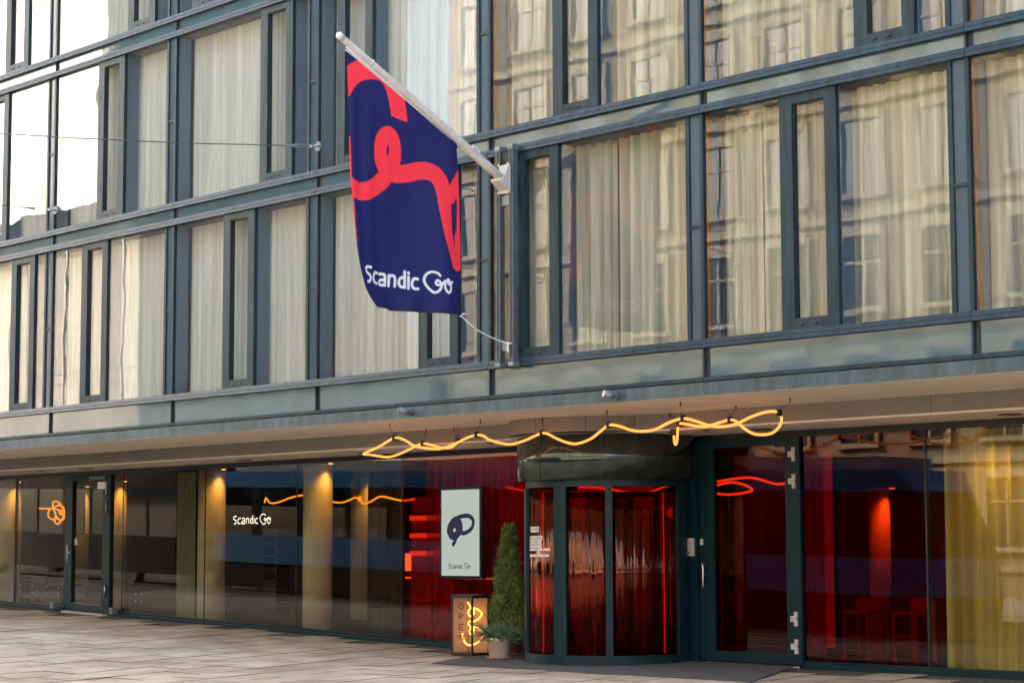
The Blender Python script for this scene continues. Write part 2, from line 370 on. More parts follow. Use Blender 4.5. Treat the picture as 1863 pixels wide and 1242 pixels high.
# ------------------------------------------------------------------ hotel building
hotel = empty('hotel_building', (8, 0, 0), 'grey-blue glass and metal hotel facade above a recessed glazed ground floor', 'building')
FLOORS = [(4.139, 7.095), (7.376, 10.325), (10.607, 13.56)]
CASE = [{-2: -5.6, -1: -1.49, 0: 1.05, 1: 5.49, 2: 10.46, 3: 12.53, 4: 17.28, 5: 21.9},
        {-2: -6.4, -1: -2.6, 0: 1.52, 1: 6.48, 2: 8.50, 3: 13.30, 4: 18.44, 5: 22.7},
        {-2: -5.2, -1: -1.9, 0: 2.47, 1: 4.49, 2: 9.4, 3: 14.2, 4: 17.6, 5: 21.0}]
RAIL = [(-0.075, -0.052), (-0.062, -0.006), (-0.03, -0.006), (-0.03, 0.004), (-0.062, 0.004), (-0.045, 0.058), (0.03, 0.058), (0.03, -0.052)]
BARZ = [5.62, 8.85, 12.08]
pane_cache = {}
def rail(x0, x1, zc, name='rail'):
    r = MB().prism([(y, zc + z) for y, z in RAIL], x0 + .004, x1 - .004).build(name, 'frame', hotel)
    MB().box(x0 + .006, x1 - .006, -0.058, -0.033, zc - .0055, zc + .0035).build('groove', 'frame_groove', r)
    return r
for fi, (z0, z1) in enumerate(FLOORS):
    zs, zh = z0 + 0.058, z1 - 0.052
    for b_ in range(-2, 6):
        k0, k1 = 4.0 * b_, 4.0 * b_ + 4
        rail(k0, k1, z0); rail(k0, k1, z1)
        # mullion and its lining, seen through the glass
        B('mullion', 'frame', hotel, k1 - .028, k1 + .022, -.03, .03, zs, zh)
        B('mullion_joint', 'frame_groove', hotel, k1 + .0225, k1 + .0265, -.022, .0, zs, zh)
        B('timber_post', 'timber' if b_ >= 3 else 'lining', hotel, k0 + .0227, k0 + .055, .031, .11, zs + .003, zh - .003)
        B('reveal', 'lining', hotel, k0 + .0227, k0 + .045,   .1105, .25, zs + .003, zh - .003)
        B('strip_frame', 'frame', hotel, k1 - .275, k1 - .215, -.025, .12, zs, zh)
        zb = BARZ[fi]
        B('strip_pane', 'strip', hotel, k1 - .213, k1 - .03, .0, .012, zs, zb - .022)
        B('strip_pane', 'strip', hotel, k1 - .213, k1 - .03, .0, .012, zb + .022, zh)
        B('crossbar', 'frame', hotel, k1 - .2145, k1 - .0285, -.02, .02, zb - .02, zb + .02)
        # casement
        c0 = CASE[fi][b_]; c1 = c0 + .865; g0, g1 = c0 + .195, c1 - .175
        cs = MB(); cb, ct = zs + .13, zh - .115
        cs.box(c0, g0, -.035, .06, zs, zh).box(g1, c1, -.035, .06, zs, zh).box(g0, g1, -.033, .055, zs, cb).box(g0, g1, -.033, .055, ct, zh)
        cw = cs.build('casement', 'frame', hotel)
        B('bead', 'frame_groove', cw, g0, g0 + .014, -.01, .05, cb, ct); B('bead', 'frame_groove', cw, g0 + .0145, g1 - .0005, -.01, .05, ct - .014, ct)
        B('pane', 'glass_casement', cw, g0 + .015, g1, .02, .032, cb, ct - .0145)
        for xx in (c0 + .30, c0 + .50): MB().tube([(xx - .03, -.036, zs + .055), (xx + .03, -.036, zs + .055)], .012, 8).build('vent_cap', 'black', cw)
        B('casement_reveal', 'lining', hotel, c1 + .0005, c1 + .022, .03, .25, zs + .003, zh - .003)
        # fixed panes
        B('pane', 'glass_up', hotel, k0 + .024, c0 - .001, .0, .012, zs, zh)
        B('pane', 'glass_up', hotel, c1 + .001, k1 - .276, .0, .012, zs, zh)
    # slab edge behind, and ceiling and floor of the rooms
    B('floor_slab', 'room_grey', hotel, -8, 24, .04, 6, z1 - .05, z1 + (0.33 if fi < 2 else .3))
B('floor_slab', 'room_grey', hotel, -8, 24, .04, 6, 3.70, 4.19)
B('back_wall', 'room_grey', hotel, -8, 24, 6.0, 6.3, -0.5, 14)
for b_ in range(-2, 7): B('party_wall', 'room_grey', hotel, 4 * b_ - .06, 4 * b_ + .0, .36, 6, 4.2, 13.6)
# spandrel panels
for z0, z1 in ((3.735, 4.085), (7.155, 7.322), (10.385, 10.553), (13.62, 13.84)):
    for b_ in range(-2, 6):
        k0 = 4.0 * b_
        B('spandrel_panel', 'spandrel', hotel, k0 + .085, k0 + 3.975, .0, .012, z0 - .014, z1 + .004)
        B('spandrel_post', 'frame_groove', hotel, k0 - .022, k0 + .082, .004, .03, z0 - .012, z1 + .002)
        B('spandrel_fin', 'frame', hotel, k0 - .024, k0 + .004, -.028, .003, z0 - .012, z1 + .002)
for b_ in range(-2, 6):
    B('lower_rail', 'frame', hotel, 4 * b_ + .004, 4 * b_ + 3.996, -.045, .03, 3.672, 3.722)
    B('upper_wall', 'spandrel', hotel, 4 * b_ + .01, 4 * b_ + 3.99, .0, .1, 13.85, 17.2)
B('shadow_gap', 'frame_groove', hotel, -8, 24, -.02, .03, 3.655, 3.6715)
B('parapet', 'zinc', hotel, -8, 24, -.1, .3, 17.2, 17.6)
B('roof', 'roof_slate', hotel, -8, 24, .1, 16, 16.8, 17.15)
B('wing', 'render_grey', hotel, -8, 24, 6.4, 16, -.5, 16.7)
B('wing', 'render_grey', hotel, -40, -8.3, .02, 16, 3.5, 17.2); B('wing', 'render_grey', hotel, 24.3, 45, .02, 16, 3.5, 17.2)
# zinc fascia, panel by panel
x = -8.0
while x < 24:
    B('fascia_panel', 'zinc', hotel, x + .002, min(x + 1.333, 24) - .002, -.04, .03, 3.492, 3.6545); x += 1.333
# soffit: upper strip, dropped band (bulging round the entrance drum), lower strip
DC = (11.5, 2.8); BR = 1.50
x = -12.0
while x < 24:
    B('soffit_panel', 'soffit', hotel, x + .002, x + 2.998, -.04 + .002, 2.2, 3.49, 3.53); x += 3.0
def bandpath():
    dx = math.sqrt(BR ** 2 - (2.8 - 2.03) ** 2)
    a0 = math.degrees(math.atan2(2.03 - 2.8, -dx)); a1 = math.degrees(math.atan2(2.03 - 2.8, dx))
    return dx, (a0 + 360) % 360, (a1 + 360) % 360
dx, a0, a1 = bandpath()
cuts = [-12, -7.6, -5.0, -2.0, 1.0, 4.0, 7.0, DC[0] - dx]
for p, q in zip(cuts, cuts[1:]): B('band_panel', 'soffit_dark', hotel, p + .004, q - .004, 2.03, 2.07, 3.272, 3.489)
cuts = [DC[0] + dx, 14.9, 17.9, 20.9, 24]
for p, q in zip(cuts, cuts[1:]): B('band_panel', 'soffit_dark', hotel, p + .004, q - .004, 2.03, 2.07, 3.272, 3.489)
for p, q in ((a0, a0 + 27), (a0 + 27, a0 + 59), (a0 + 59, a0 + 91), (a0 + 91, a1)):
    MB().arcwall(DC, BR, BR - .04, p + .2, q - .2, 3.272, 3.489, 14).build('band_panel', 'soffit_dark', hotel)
x = -12.0
while x < 24:
    B('lower_soffit_panel', 'soffit', hotel, x + .002, x + 2.998, 2.034, 3.38, 3.245, 3.2715); x += 3.0
sd = MB(); N = 32; V = []
for i in range(N + 1):
    a = R(a0 + (a1 - a0) * i / N); V += [(DC[0] + BR * math.cos(a), DC[1] + BR * math.sin(a), 3.2455), (DC[0] + BR * math.cos(a), min(2.033, 2.033), 3.2455)]
sd.add(V, [(2 * i, 2 * i + 2, 2 * i + 3, 2 * i + 1) for i in range(N)]).build('lower_soffit_bay', 'soffit', hotel)
for X, Y, r in ((14.52, 2.74, .13), (-3.3, 2.7, .13), (2.1, 2.77, .13), (5.6, 2.85, .13), (-9, 2.7, .13), (13.9, 2.3, .05), (13.3, 2.25, .06), (-4.6, 2.4, .05), (18.6, 2.7, .13), (9.4, 2.3, .05)):
    dl = MB().cyl((X, Y), r, 3.236, 3.246, 24).build('downlight', 'black', hotel)
    MB().lathe((X, Y), [(r, 3.236), (r * 1.12, 3.233), (r * 1.14, 3.242), (r, 3.246)], 24).build('trim_ring', 'frame_groove', dl)

# ------------------------------------------------------------------ ground-floor glazing
GY = 3.35
def kick(x0, x1, mat='door_frame'):
    kr = MB().slab(x0, x1, GY - .035, GY + .06, g(x0) - .12, g(x1) - .12, g(x0) + .085, g(x1) + .085).build('base_rail', mat, hotel)
    MB().slab(x0, x1, GY - .075, GY - .036, g(x0) - .12, g(x1) - .12, g(x0) + .035, g(x1) + .035).build('base_step', mat, kr)
def shop(x0, x1, mat):
    MB().slab(x0, x1, GY, GY + .016, g(x0) + .086, g(x1) + .086, 3.155, 3.155).build('shop_pane', mat, hotel)
B('head_rail', 'black', hotel, -12, 9.9, GY - .03, GY + .06, 3.156, 3.244); B('head_rail', 'black', hotel, 12.62, 24, GY - .03, GY + .06, 3.156, 3.244)
X_SHOP = [(-12, -10.3, 'glass_shop'), (-10.295, -7.30, 'glass_shop'), (-7.27, -5.13, 'glass_shop'), (-3.33, -2.945, 'glass_shop'), (-2.935, -.005, 'glass_shop'), (.005, 2.935, 'glass_shop'), (2.945, 5.945, 'glass_shop'), (5.955, 10.2, 'glass_red'), (14.73, 16.815, 'glass_door'), (16.825, 19.9, 'glass_shop'), (19.91, 24, 'glass_shop')]
for q in X_SHOP: shop(*q)
for xj in (-10.2975, -2.94, 0, 2.94, 5.95, 19.905): MB().slab(xj - .006, xj + .006, GY - .002, GY + .02, g(xj) + .086, g(xj) + .086, 3.155, 3.155).build('silicone_joint', 'black', hotel)
for xj in (-7.285, 16.82): MB().slab(xj - .012, xj + .012, GY - .01, GY + .06, g(xj) + .086, g(xj) + .086, 3.155, 3.155).build('glazing_bar', 'black', hotel)
kick(-12, -5.14); kick(-3.33, 8.5); kick(8.5, 10.6); kick(14.75, 24)
def glass_door(name, x0, x1, side_w, hinge_zs, label, handle_x, mat, saw):
    d = MB(); zb0, zb1 = g(x0), g(x1); zt = 3.155
    d.slab(x0, x0 + side_w, GY - .05, GY + .05, zb0 + .03, zb0 + .03, zt, zt).slab(x1 - side_w, x1, GY - .05, GY + .05, zb1 + .03, zb1 + .03, zt, zt)
    d.slab(x0 + side_w, x1 - side_w, GY - .048, GY + .048, zb0 + .03, zb1 + .03, zb0 + .17, zb1 + .17).box(x0 + side_w, x1 - side_w, GY - .048, GY + .048, zt - .10, zt)
    o = d.build(name, 'door_frame', hotel, bevel=.004); o['label'] = label
    MB().slab(x0 + side_w, x1 - side_w, GY, GY + .014, zb0 + .171, zb1 + .171, zt - .101, zt - .101).build('door_pane', mat, o)
    MB().slab(x0 + .1, x1 - .05, GY - .16, GY - .05, zb0 - .035, zb1 - .035, zb0 + .012, zb1 + .012).build('threshold', 'sill_stone', o)
    hz = 1.22 + max(0, g(x0)) * .9
    MB().tube(spline([(handle_x, GY - .05, hz + .17), (handle_x, GY - .115, hz + .17), (handle_x + .03, GY - .125, hz + .12), (handle_x + .03, GY - .125, hz - .12), (handle_x, GY - .115, hz - .17), (handle_x, GY - .05, hz - .17)], 4), .014, 10).build('handle', 'steel', o, smooth=True)
    MB().tube([(handle_x - .02, GY - .056, hz + .02), (handle_x - .02, GY - .05, hz + .02)], .02, 14).build('lock', 'steel', o)
    for z in hinge_zs:
        if saw:
            xh = x1 - .13
            MB().box(xh + .02, xh + .075, GY - .085, GY - .05, z - .10, z - .015).box(xh + .02, xh + .075, GY - .085, GY - .05, z + .015, z + .10).box(xh - .05, xh + .018, GY - .08, GY - .05, z - .04, z + .04).box(xh + .019, xh + .06, GY - .075, GY - .05, z - .0149, z + .0149).build('hinge', 'white_paint', o, bevel=.004)
        else:
            MB().tube([(x1 - .12, GY - .07, z - .13), (x1 - .12, GY - .07, z + .13)], .018, 10).build('hinge', 'steel', o, smooth=True)
    return o
ld = glass_door('entrance_door', -5.12, -3.34, .29, (2.83, 2.50, .80), 'narrow glazed side door with long hinges', -4.90, 'glass_shop', False)
B('door_closer', 'steel', ld, -3.72, -3.42, GY - .12, GY - .051, 2.86, 3.0); B('door_closer_arm', 'galv', ld, -4.1, -3.5, GY - .09, GY - .052, 3.06, 3.12)
MB().slab(-4.78, -4.66, GY - .012, GY - .001, 1.72, 1.72, 1.86, 1.86).build('lock_plate', 'white_paint', ld)
rd = glass_door('entrance_door', 12.84, 14.72, .26, (2.913, 2.537, .636, .258), 'glazed side door with four white hinges', 12.93, 'glass_door', True)
for X in (-5.35, -3.02): B('door_stop', 'galv', hotel, X - .06, X + .06, GY - .2, GY - .076, g(X) + .04, g(X) + .16)
pier = B('pier', 'door_frame', hotel, 12.45, 12.838, GY - .12, GY + .06, -.1, 3.155)
# bolted point fixings low in the panes
for X in (-7.0, -6.5, -5.9, -5.4, -4.6, -4.4, -2.4, -2.2):
    for dz in (.32, .46): MB().tube([(X, GY - .012, g(X) + dz), (X, GY - .001, g(X) + dz)], .014, 10).build('glass_bolt', 'steel', hotel)

# reader boxes beside the right-hand door
for X, Y, c, lab in ((12.55, GY - .12, 'pot_terra', 'small beige card reader beside the revolving door'), (12.72, GY - .12, 'white_paint', 'white square keypad on the dark pier left of the hinged door')):
    o = B('reader_box', c, None, X - .085, X + .085, Y - .045, Y, 1.50, 1.76, bevel=.006); tag(o, lab, 'keypad')
    B('reader_slot', 'black' if c != 'white_paint' else 'galv', o, X - .03, X + .03, Y - .048, Y - .0452, 1.53, 1.56)
o = B('bell_button', 'white_paint', None, 12.86, 12.91, GY - .072, GY - .05, 1.66, 1.75, bevel=.004); tag(o, 'tiny white button beside the white keypad', 'button')

# ------------------------------------------------------------------ revolving door drum
rev = empty('revolving_door', (DC[0], DC[1], -.05), 'round revolving door with red tinted curved glass under a dark metal drum', 'revolving door')
DR = 1.22
can = MB().arcwall(DC, 1.375, 1.30, 150, 390, 2.60, 3.244, 72).build('canopy', 'drum_metal', rev, smooth=False)
for p in can.data.polygons: p.use_smooth = abs(p.normal.z) < .5
MB().arcwall(DC, 1.38, 1.376, 150, 390, 2.905, 2.915, 72).build('canopy_seam', 'black', can)
for a in (222, 268, 310, 352): MB().arcwall(DC, 1.3795, 1.3755, a, a + .35, 2.61, 3.24, 2).build('canopy_joint', 'black', can)
MB().cyl(DC, 1.30, 2.62, 2.66, 64).build('drum_ceiling', 'black', rev)
MB().arcwall(DC, DR + .05, DR - .05, 160, 385, -.09, .10, 64).build('base_ring', 'door_frame', rev)
MB().arcwall(DC, DR + .03, DR - .05, 160, 385, 2.50, 2.60, 64).build('head_ring', 'door_frame', rev)
POSTS = [(221, 238), (275.5, 285), (312, 316.5), (366, 376)]
for p, q in POSTS: MB().arcwall(DC, DR + .055, DR - .055, p, q, .1005, 2.4995, 4).build('post', 'door_frame', rev)
for p, q in ((165, 220.8), (238.2, 275.3), (285.2, 311.8), (316.7, 365.8)):
    o = MB().arcwall(DC, DR + .012, DR, p, q, .1005, 2.4995, 20).build('curved_pane', 'glass_drum', rev)
    for pl in o.data.polygons: pl.use_smooth = abs(pl.normal.z) < .5 and len(pl.vertices) == 4
for k in range(4):
    a = R(28 + 90 * k); cx_, cy_ = math.cos(a), math.sin(a); m_ = MB()
    def radial(r0, r1, t, z0, z1):
        nx, ny = -cy_ * t, cx_ * t
        return [(DC[0] + cx_ * r + s * nx, DC[1] + cy_ * r + s * ny, z) for z in (z0, z1) for r, s in ((r0, -1), (r1, -1), (r1, 1), (r0, 1))]
    m_.hexa(radial(.03, .09, .03, .03, 2.45)).hexa(radial(1.08, 1.14, .03, .03, 2.45)).hexa(radial(.09, 1.08, .028, .03, .15)).hexa(radial(.09, 1.08, .028, 2.37, 2.45))
    lf = m_.build('door_leaf', 'black_gloss', rev); MB().hexa(radial(.09, 1.08, .006, .15, 2.37)).build('leaf_pane', 'glass_door', lf)
MB().cyl(DC, .035, .0, 2.6, 16).build('centre_post', 'black', rev)
for a in (257, 357): MB().tube([(DC[0] + 1.15 * math.cos(R(a)), DC[1] + 1.15 * math.sin(R(a)), .12), (DC[0] + 1.15 * math.cos(R(a)), DC[1] + 1.15 * math.sin(R(a)), 2.42)], .008, 8).build('red_led_line', 'led_red', rev)
# printed notice on the curved glass
def text_mesh(body, size):
    cu = bpy.data.curves.new('t', 'FONT'); cu.body = body; cu.size = size; cu.offset = .004 * size / .06; cu.space_character = .92; cu.space_line = .95
    to = bpy.data.objects.new('t', cu); col.objects.link(to)
    dg = bpy.context.evaluated_depsgraph_get(); me = bpy.data.meshes.new_from_object(to.evaluated_get(dg)); bpy.data.objects.remove(to); return me
tm = text_mesh('  SCANDIC GO\n  OPERGENCO\n\n# CASHLESS HOTEL\n# NORDIC SWAN\n# DEFIBRILLATOR\n# NON SMOKING\n# CAMERA SURVEILLANCE\n\n# SCANDICHOTELS.COM', .047)
for v in tm.vertices:
    a = R(243) + v.co.x * 1.12 / DR; z = 1.90 + v.co.y
    v.co = (DC[0] + (DR + .016) * math.cos(a), DC[1] + (DR + .016) * math.sin(a), z)
link('door_notice', tm, 'lettering_white', rev)

# ------------------------------------------------------------------ mat
mt = MB(); poly = [(9.73, .83), (15.92, .86), (14.62, 3.26), (8.55, 3.10)]
v = [(x, y, gz(x, y) + z) for z in (.004, .016) for x, y in poly]
mat_o = mt.hexa(v).build('door_mat', 'mat_rubber'); tag(mat_o, 'large dark grey rubber mat in front of the revolving door', 'mat')

# ------------------------------------------------------------------ interior
room = empty('lobby_room', (4, 5, 0), 'dark hotel lobby interior seen through the ground floor glass', 'room')
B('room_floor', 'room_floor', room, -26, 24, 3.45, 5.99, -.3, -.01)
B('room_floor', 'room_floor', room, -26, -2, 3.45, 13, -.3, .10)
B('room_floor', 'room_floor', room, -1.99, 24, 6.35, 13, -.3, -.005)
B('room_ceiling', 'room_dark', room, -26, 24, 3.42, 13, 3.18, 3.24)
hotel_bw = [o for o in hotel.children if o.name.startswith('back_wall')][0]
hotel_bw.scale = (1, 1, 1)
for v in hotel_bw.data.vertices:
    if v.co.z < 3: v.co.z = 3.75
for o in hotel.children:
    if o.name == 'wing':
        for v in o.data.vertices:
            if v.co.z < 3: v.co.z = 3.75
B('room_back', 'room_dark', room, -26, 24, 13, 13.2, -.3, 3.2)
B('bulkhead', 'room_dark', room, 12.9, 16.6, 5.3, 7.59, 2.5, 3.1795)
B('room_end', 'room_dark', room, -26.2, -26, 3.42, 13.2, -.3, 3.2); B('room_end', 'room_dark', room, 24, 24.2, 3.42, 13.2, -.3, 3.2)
B('red_partition', 'red_wall', room, 4.9, 9.4, 7.4, 7.5, -.005, 3.18)
B('red_partition', 'red_wall', room, 9.7, 15.5, 7.6, 7.7, -.005, 3.18)
def column(x, y, r, label, power=2.6, top=3.18):
    o = MB().lathe((x, y), [(0, -.2), (r, -.2), (r, top), (0, top)], 40).build('column', 'plaster', None)
    for p in o.data.polygons: p.use_smooth = abs(p.normal.z) < .5
    tag(o, label, 'column', 'round lobby columns')
    # the recessed downlight that grazes the column
    d = Vector((33.3 - x, -19 - y, 0)).normalized(); d = (d + Vector((.7, .6, 0)) * .8).normalized()
    lx, ly = x + d.x * (r + .16), y + d.y * (r + .16)
    zl = top
    if ly < 3.48: ly = 3.48
    fx = MB().cyl((lx, ly), .045, zl - .015, zl - .0005, 16).build('downlight', 'led_warm', o)
    sp = bpy.data.lights.new('downlight_lamp', 'SPOT'); sp.energy = power; sp.color = (1, .47, .08); sp.spot_size = R(95); sp.spot_blend = 1.0; sp.shadow_soft_size = .08
    so_ = bpy.data.objects.new('downlight_lamp', sp); col.objects.link(so_); so_.location = (lx, ly, zl - .03); so_.parent = fx
    so_.rotation_euler = Vector((d.x * .22, d.y * .22, 1)).to_track_quat('Z', 'Y').to_euler()
column(-.80, 4.05, .27, 'round pale column beside the glass joint left of the lit sign')
column(2.72, 4.0, .27, 'round pale column right of the lit Scandic Go sign')
column(-1.35, 8.3, .30, 'smaller distant round column with the orange wave light in front')
column(-9.9, 4.6, .30, 'round pale column at the left edge of the ground floor')
column(-11.9, 7.6, .28, 'dim round column left of the orange squiggle sign')
column(-8.05, 6.3, .26, 'round column seen through the left side door')
column(13.93, 6.1, .16, 'column with an orange glow at its top in the right window', 4, 2.5)

def curtain(x0, x1, y, z0, z1, mat, label, amp=.035, wl=.13, cat='curtain', group=None, seed=0, loc=None, name='curtain', lean=0.0):
    rnd = random.Random(seed); n = int((x1 - x0) / .012); V = []; ph = rnd.uniform(0, 6); rows = 5
    off = [(noise.noise((i * .012 / wl * .35 + seed * 3.1, seed, 0)), noise.noise((i * .012 / wl * .12, seed * 1.7, 4))) for i in range(n + 1)]
    for j in range(rows):
        t = j / (rows - 1)
        for i in range(n + 1):
            xx = x0 + (x1 - x0) * i / n
            a = amp * (.75 + .5 * off[i][1]) * (1.0 - .25 * t)
            yy = y + a * math.sin(2 * math.pi * (xx - x0) / wl + ph + 3.2 * off[i][0]) + .01 * off[i][0]
            V.append((xx + lean * (1 - t) * (x1 - xx), yy, z0 + (z1 - z0) * t))
    f = [(j * (n + 1) + i, j * (n + 1) + i + 1, (j + 1) * (n + 1) + i + 1, (j + 1) * (n + 1) + i) for j in range(rows - 1) for i in range(n)]
    m_ = MB(); m_.v = V; m_.f = f
    me = bpy.data.meshes.new(name); me.from_pydata(V, [], f); me.update()
    o = link(name, me, mat, None, smooth=True); tag(o, label, cat, group)
    return o
ROW = ['lower', 'middle', 'top']
BAY = {-1: 'at the left picture edge', 0: 'in the second bay from the left edge', 1: 'in the bay left of the flag', 2: 'in the bay behind the flag', 3: 'in the bay right of the flagpole bracket', 4: 'in the second bay from the right edge', 5: 'cut by the right picture edge'}
for fi in range(3):
    for b_ in range(-1, 6):
        if fi == 2 and b_ > 1: continue
        z0, z1 = FLOORS[fi]; warm = b_ >= 3  # right bays take the curtain colour with shade painted in
        curtain(4 * b_ + .05, 4 * b_ + 3.93, .31, z0 + .05, z1 - .056, 'curtain_warm_shaded' if warm else 'curtain', f'sheer pale curtain in the {ROW[fi]} window row {BAY[b_]}',
                .065 if warm else .026, .21 if warm else .14, group='sheer curtains behind the upper windows', seed=fi * 10 + b_)
# a heavier gathered drape in the right-hand bays
for fi, b_, x0, x1, lab in ((0, 4, 16.28, 16.75, 'gathered heavy drape at the left side of the lower window second from the right edge'), (0, 3, 13.75, 14.25, 'gathered heavy drape in the lower window right of the narrow casement by the flag bracket'), (1, 4, 16.25, 16.72, 'gathered heavy drape in the middle window second from the right edge')):
    curtain(x0, x1, .245, FLOORS[fi][0] + .06, FLOORS[fi][1] - .12, 'curtain_warm_shaded', lab, .03, .085, seed=50 + fi * 7 + b_, name='drape')
curtain(16.86, 24.0, 3.72, 0.0, 3.15, 'curtain_yellow', 'full height yellow green curtain behind the rightmost shop window', .14, .26, seed=81, name='lobby_curtain')
curtain(-1.75, -1.12, 3.85, .12, 3.15, 'curtain_green', 'narrow grey green curtain beside the column left of the lit sign', .05, .16, seed=82, name='lobby_curtain')
curtain(1.45, 2.55, 6.2, .0, 3.12, 'curtain_grey', 'dark pleated string curtain in the middle of the lobby', .06, .16, seed=83, name='lobby_curtain')
curtain(6.30, 9.6, 3.62, .08, 3.12, 'sheer_red', 'red pleated curtain behind the red glass left of the revolving door', .03, .11, seed=84, name='lobby_curtain')
curtain(14.05, 14.42, 4.2, .08, 3.12, 'curtain_red', 'narrow red drape beside the hinged door in the right window', .03, .11, seed=85, name='lobby_curtain')
curtain(-26 + 15.2, -10.35, 3.9, .4, 3.12, 'curtain_green', 'grey green curtain at the far left of the lobby', .05, .16, seed=86, name='lobby_curtain')

# logo strokes (unit: height of the capital S)
LOGO = {'S': [[0.718, 1.052], [0.312, 1.025], [0.125, 0.856], [0.219, 0.648], [0.562, 0.496], [0.656, 0.263], [0.531, 0.077], [0.25, -0.007]], 'c': [[1.499, 0.759], [1.249, 0.777], [1.03, 0.603], [0.968, 0.302], [1.093, 0.074], [1.436, 0.044]], 'a': [[1.748, 0.741], [2.06, 0.78], [2.248, 0.658], [2.248, 0.023]], 'a2': [[2.248, 0.414], [1.873, 0.342], [1.717, 0.177], [1.811, 0.018], [2.217, 0.044]], 'n': [[2.56, 0.745], [2.548, 0.036]], 'n2': [[2.572, 0.649], [2.81, 0.767], [2.997, 0.702], [3.047, 0.514], [3.028, 0.048]], 'd': [[3.778, 1.141], [3.765, 0.042]], 'd2': [[3.746, 0.699], [3.528, 0.696], [3.359, 0.504], [3.359, 0.211], [3.528, 0.061], [3.765, 0.076]], 'i': [[4.059, 0.786], [4.046, 0.004]], 'i2': [[4.059, 1.09], [4.059, 1.01]], 'c2': [[4.714, 0.722], [4.496, 0.719], [4.34, 0.529], [4.327, 0.186], [4.496, 0.036], [4.745, 0.043]], 'G': [[6.181, 1.076], [5.994, 1.233], [5.651, 1.288], [5.307, 1.113], [5.151, 0.777], [5.214, 0.443], [5.495, 0.088], [5.807, -0.107], [6.069, -0.011], [6.263, 0.281], [6.231, 0.57], [6.025, 0.74], [5.9, 0.578], [5.982, 0.432], [6.213, 0.446], [6.462, 0.648], [6.569, 0.759]], 'o': [[6.569, 0.759], [6.525, 0.46], [6.606, 0.129], [6.806, -0.031], [6.993, 0.129], [7.043, 0.428], [6.943, 0.684], [6.775, 0.882], [6.743, 0.683], [6.868, 0.542], [7.056, 0.624], [7.18, 0.747]]}
def logo(parent, org, xd, h, mat, rw=.075, name='lettering', ws=1.0):
    org = Vector(org); xd = Vector(xd).normalized(); nrm = xd.cross(Vector((0, 0, 1))); m_ = MB()
    sets = {}
    for k, pts in LOGO.items():
        P = spline([org + xd * (u * h * ws) + Vector((0, 0, v * h)) for u, v in pts], 4)
        r_ = rw * h * (.8 if k in 'Go' else 1)
        m_ = MB().tube(P, r_, 8, squash=nrm)
        sets.setdefault(k[0], MB()).add(m_.v, m_.f)
    for k, m_ in sets.items(): m_.build('letter', mat, parent)
# lit sign on the lobby glass
sg = empty('window_sign', (.75, 3.47, 2.08), 'white lit Scandic Go lettering inside the shop window', 'sign')
B('sign_rail', 'black', sg, .7, 2.0, 3.52, 3.535, 2.06, 2.075)
logo(sg, (.72, 3.50, 2.10), (1, 0, 0), .135, 'sign_white', ws=1.27)
# indoor neon
SQ = [[-11.99, 6.5, 2.64], [-11.73, 6.5, 2.63], [-11.47, 6.5, 2.63], [-11.22, 6.5, 2.69], [-11.0, 6.5, 2.69], [-10.8, 6.5, 2.62], [-10.72, 6.5, 2.51], [-10.79, 6.5, 2.39], [-10.93, 6.5, 2.34], [-11.13, 6.5, 2.4], [-11.3, 6.5, 2.53], [-11.42, 6.5, 2.66], [-11.42, 6.5, 2.76], [-11.28, 6.5, 2.8], [-11.05, 6.5, 2.77], [-10.85, 6.5, 2.67], [-10.73, 6.5, 2.52], [-10.76, 6.5, 2.39], [-10.98, 6.5, 2.31], [-11.15, 6.5, 2.25], [-11.32, 6.5, 2.3], [-11.3, 6.5, 2.41], [-11.21, 6.5, 2.42], [-11.16, 6.5, 2.37], [-11.27, 6.5, 2.36], [-11.44, 6.5, 2.42], [-11.51, 6.5, 2.52], [-11.45, 6.5, 2.62], [-11.22, 6.5, 2.61], [-10.99, 6.5, 2.52], [-10.87, 6.5, 2.47], [-10.99, 6.5, 2.48], [-11.02, 6.5, 2.54], [-10.88, 6.5, 2.57], [-10.65, 6.5, 2.55], [-10.54, 6.5, 2.47], [-10.59, 6.5, 2.39], [-10.76, 6.5, 2.37], [-10.87, 6.5, 2.4]]
nq = empty('neon_squiggle', (-11.2, 6.6, 2.3), 'orange neon scribble sign on the lobby wall at the far left', 'neon sign')
B('sign_board', 'wood_dark', nq, -12.3, -10.2, 6.75, 6.8, 2.0, 3.1)
sqp = spline([(x, 6.58 + .05 * math.sin(i * .7), z) for i, (x, y, z) in enumerate(SQ)], 4); MB().tube(sqp, .02, 8).build('neon_tube', 'neon_in', nq, smooth=True)
for i in (2, 40, 80, 120): MB().tube([sqp[i], (sqp[i].x, 6.75, sqp[i].z)], .008, 6).build('standoff', 'black', nq)
R2 = [[-1.981, 6.5, 2.59], [-1.866, 6.5, 2.667], [-1.614, 6.5, 2.64], [-1.404, 6.5, 2.67]]
R3 = [[-1.3, 6.5, 2.66], [-1.0, 6.5, 2.56], [-0.75, 6.5, 2.55], [-0.576, 6.5, 2.586], [-0.392, 6.5, 2.649], [-0.173, 6.5, 2.694], [0.064, 6.5, 2.662], [0.336, 6.5, 2.568], [0.55, 6.5, 2.542], [0.78, 6.5, 2.593], [0.956, 6.5, 2.633], [1.131, 6.5, 2.618], [1.236, 6.5, 2.562], [1.288, 6.5, 2.626], [1.392, 6.5, 2.645], [1.65, 6.5, 2.554], [1.872, 6.5, 2.496], [2.058, 6.5, 2.493], [2.326, 6.5, 2.52], [2.575, 6.5, 2.61], [2.822, 6.5, 2.563], [2.986, 6.5, 2.528], [3.181, 6.5, 2.556]]
nr = empty('indoor_rope_light', (.5, 5.9, 2.4), 'thin orange wavy rope light hanging inside the lobby', 'rope light')
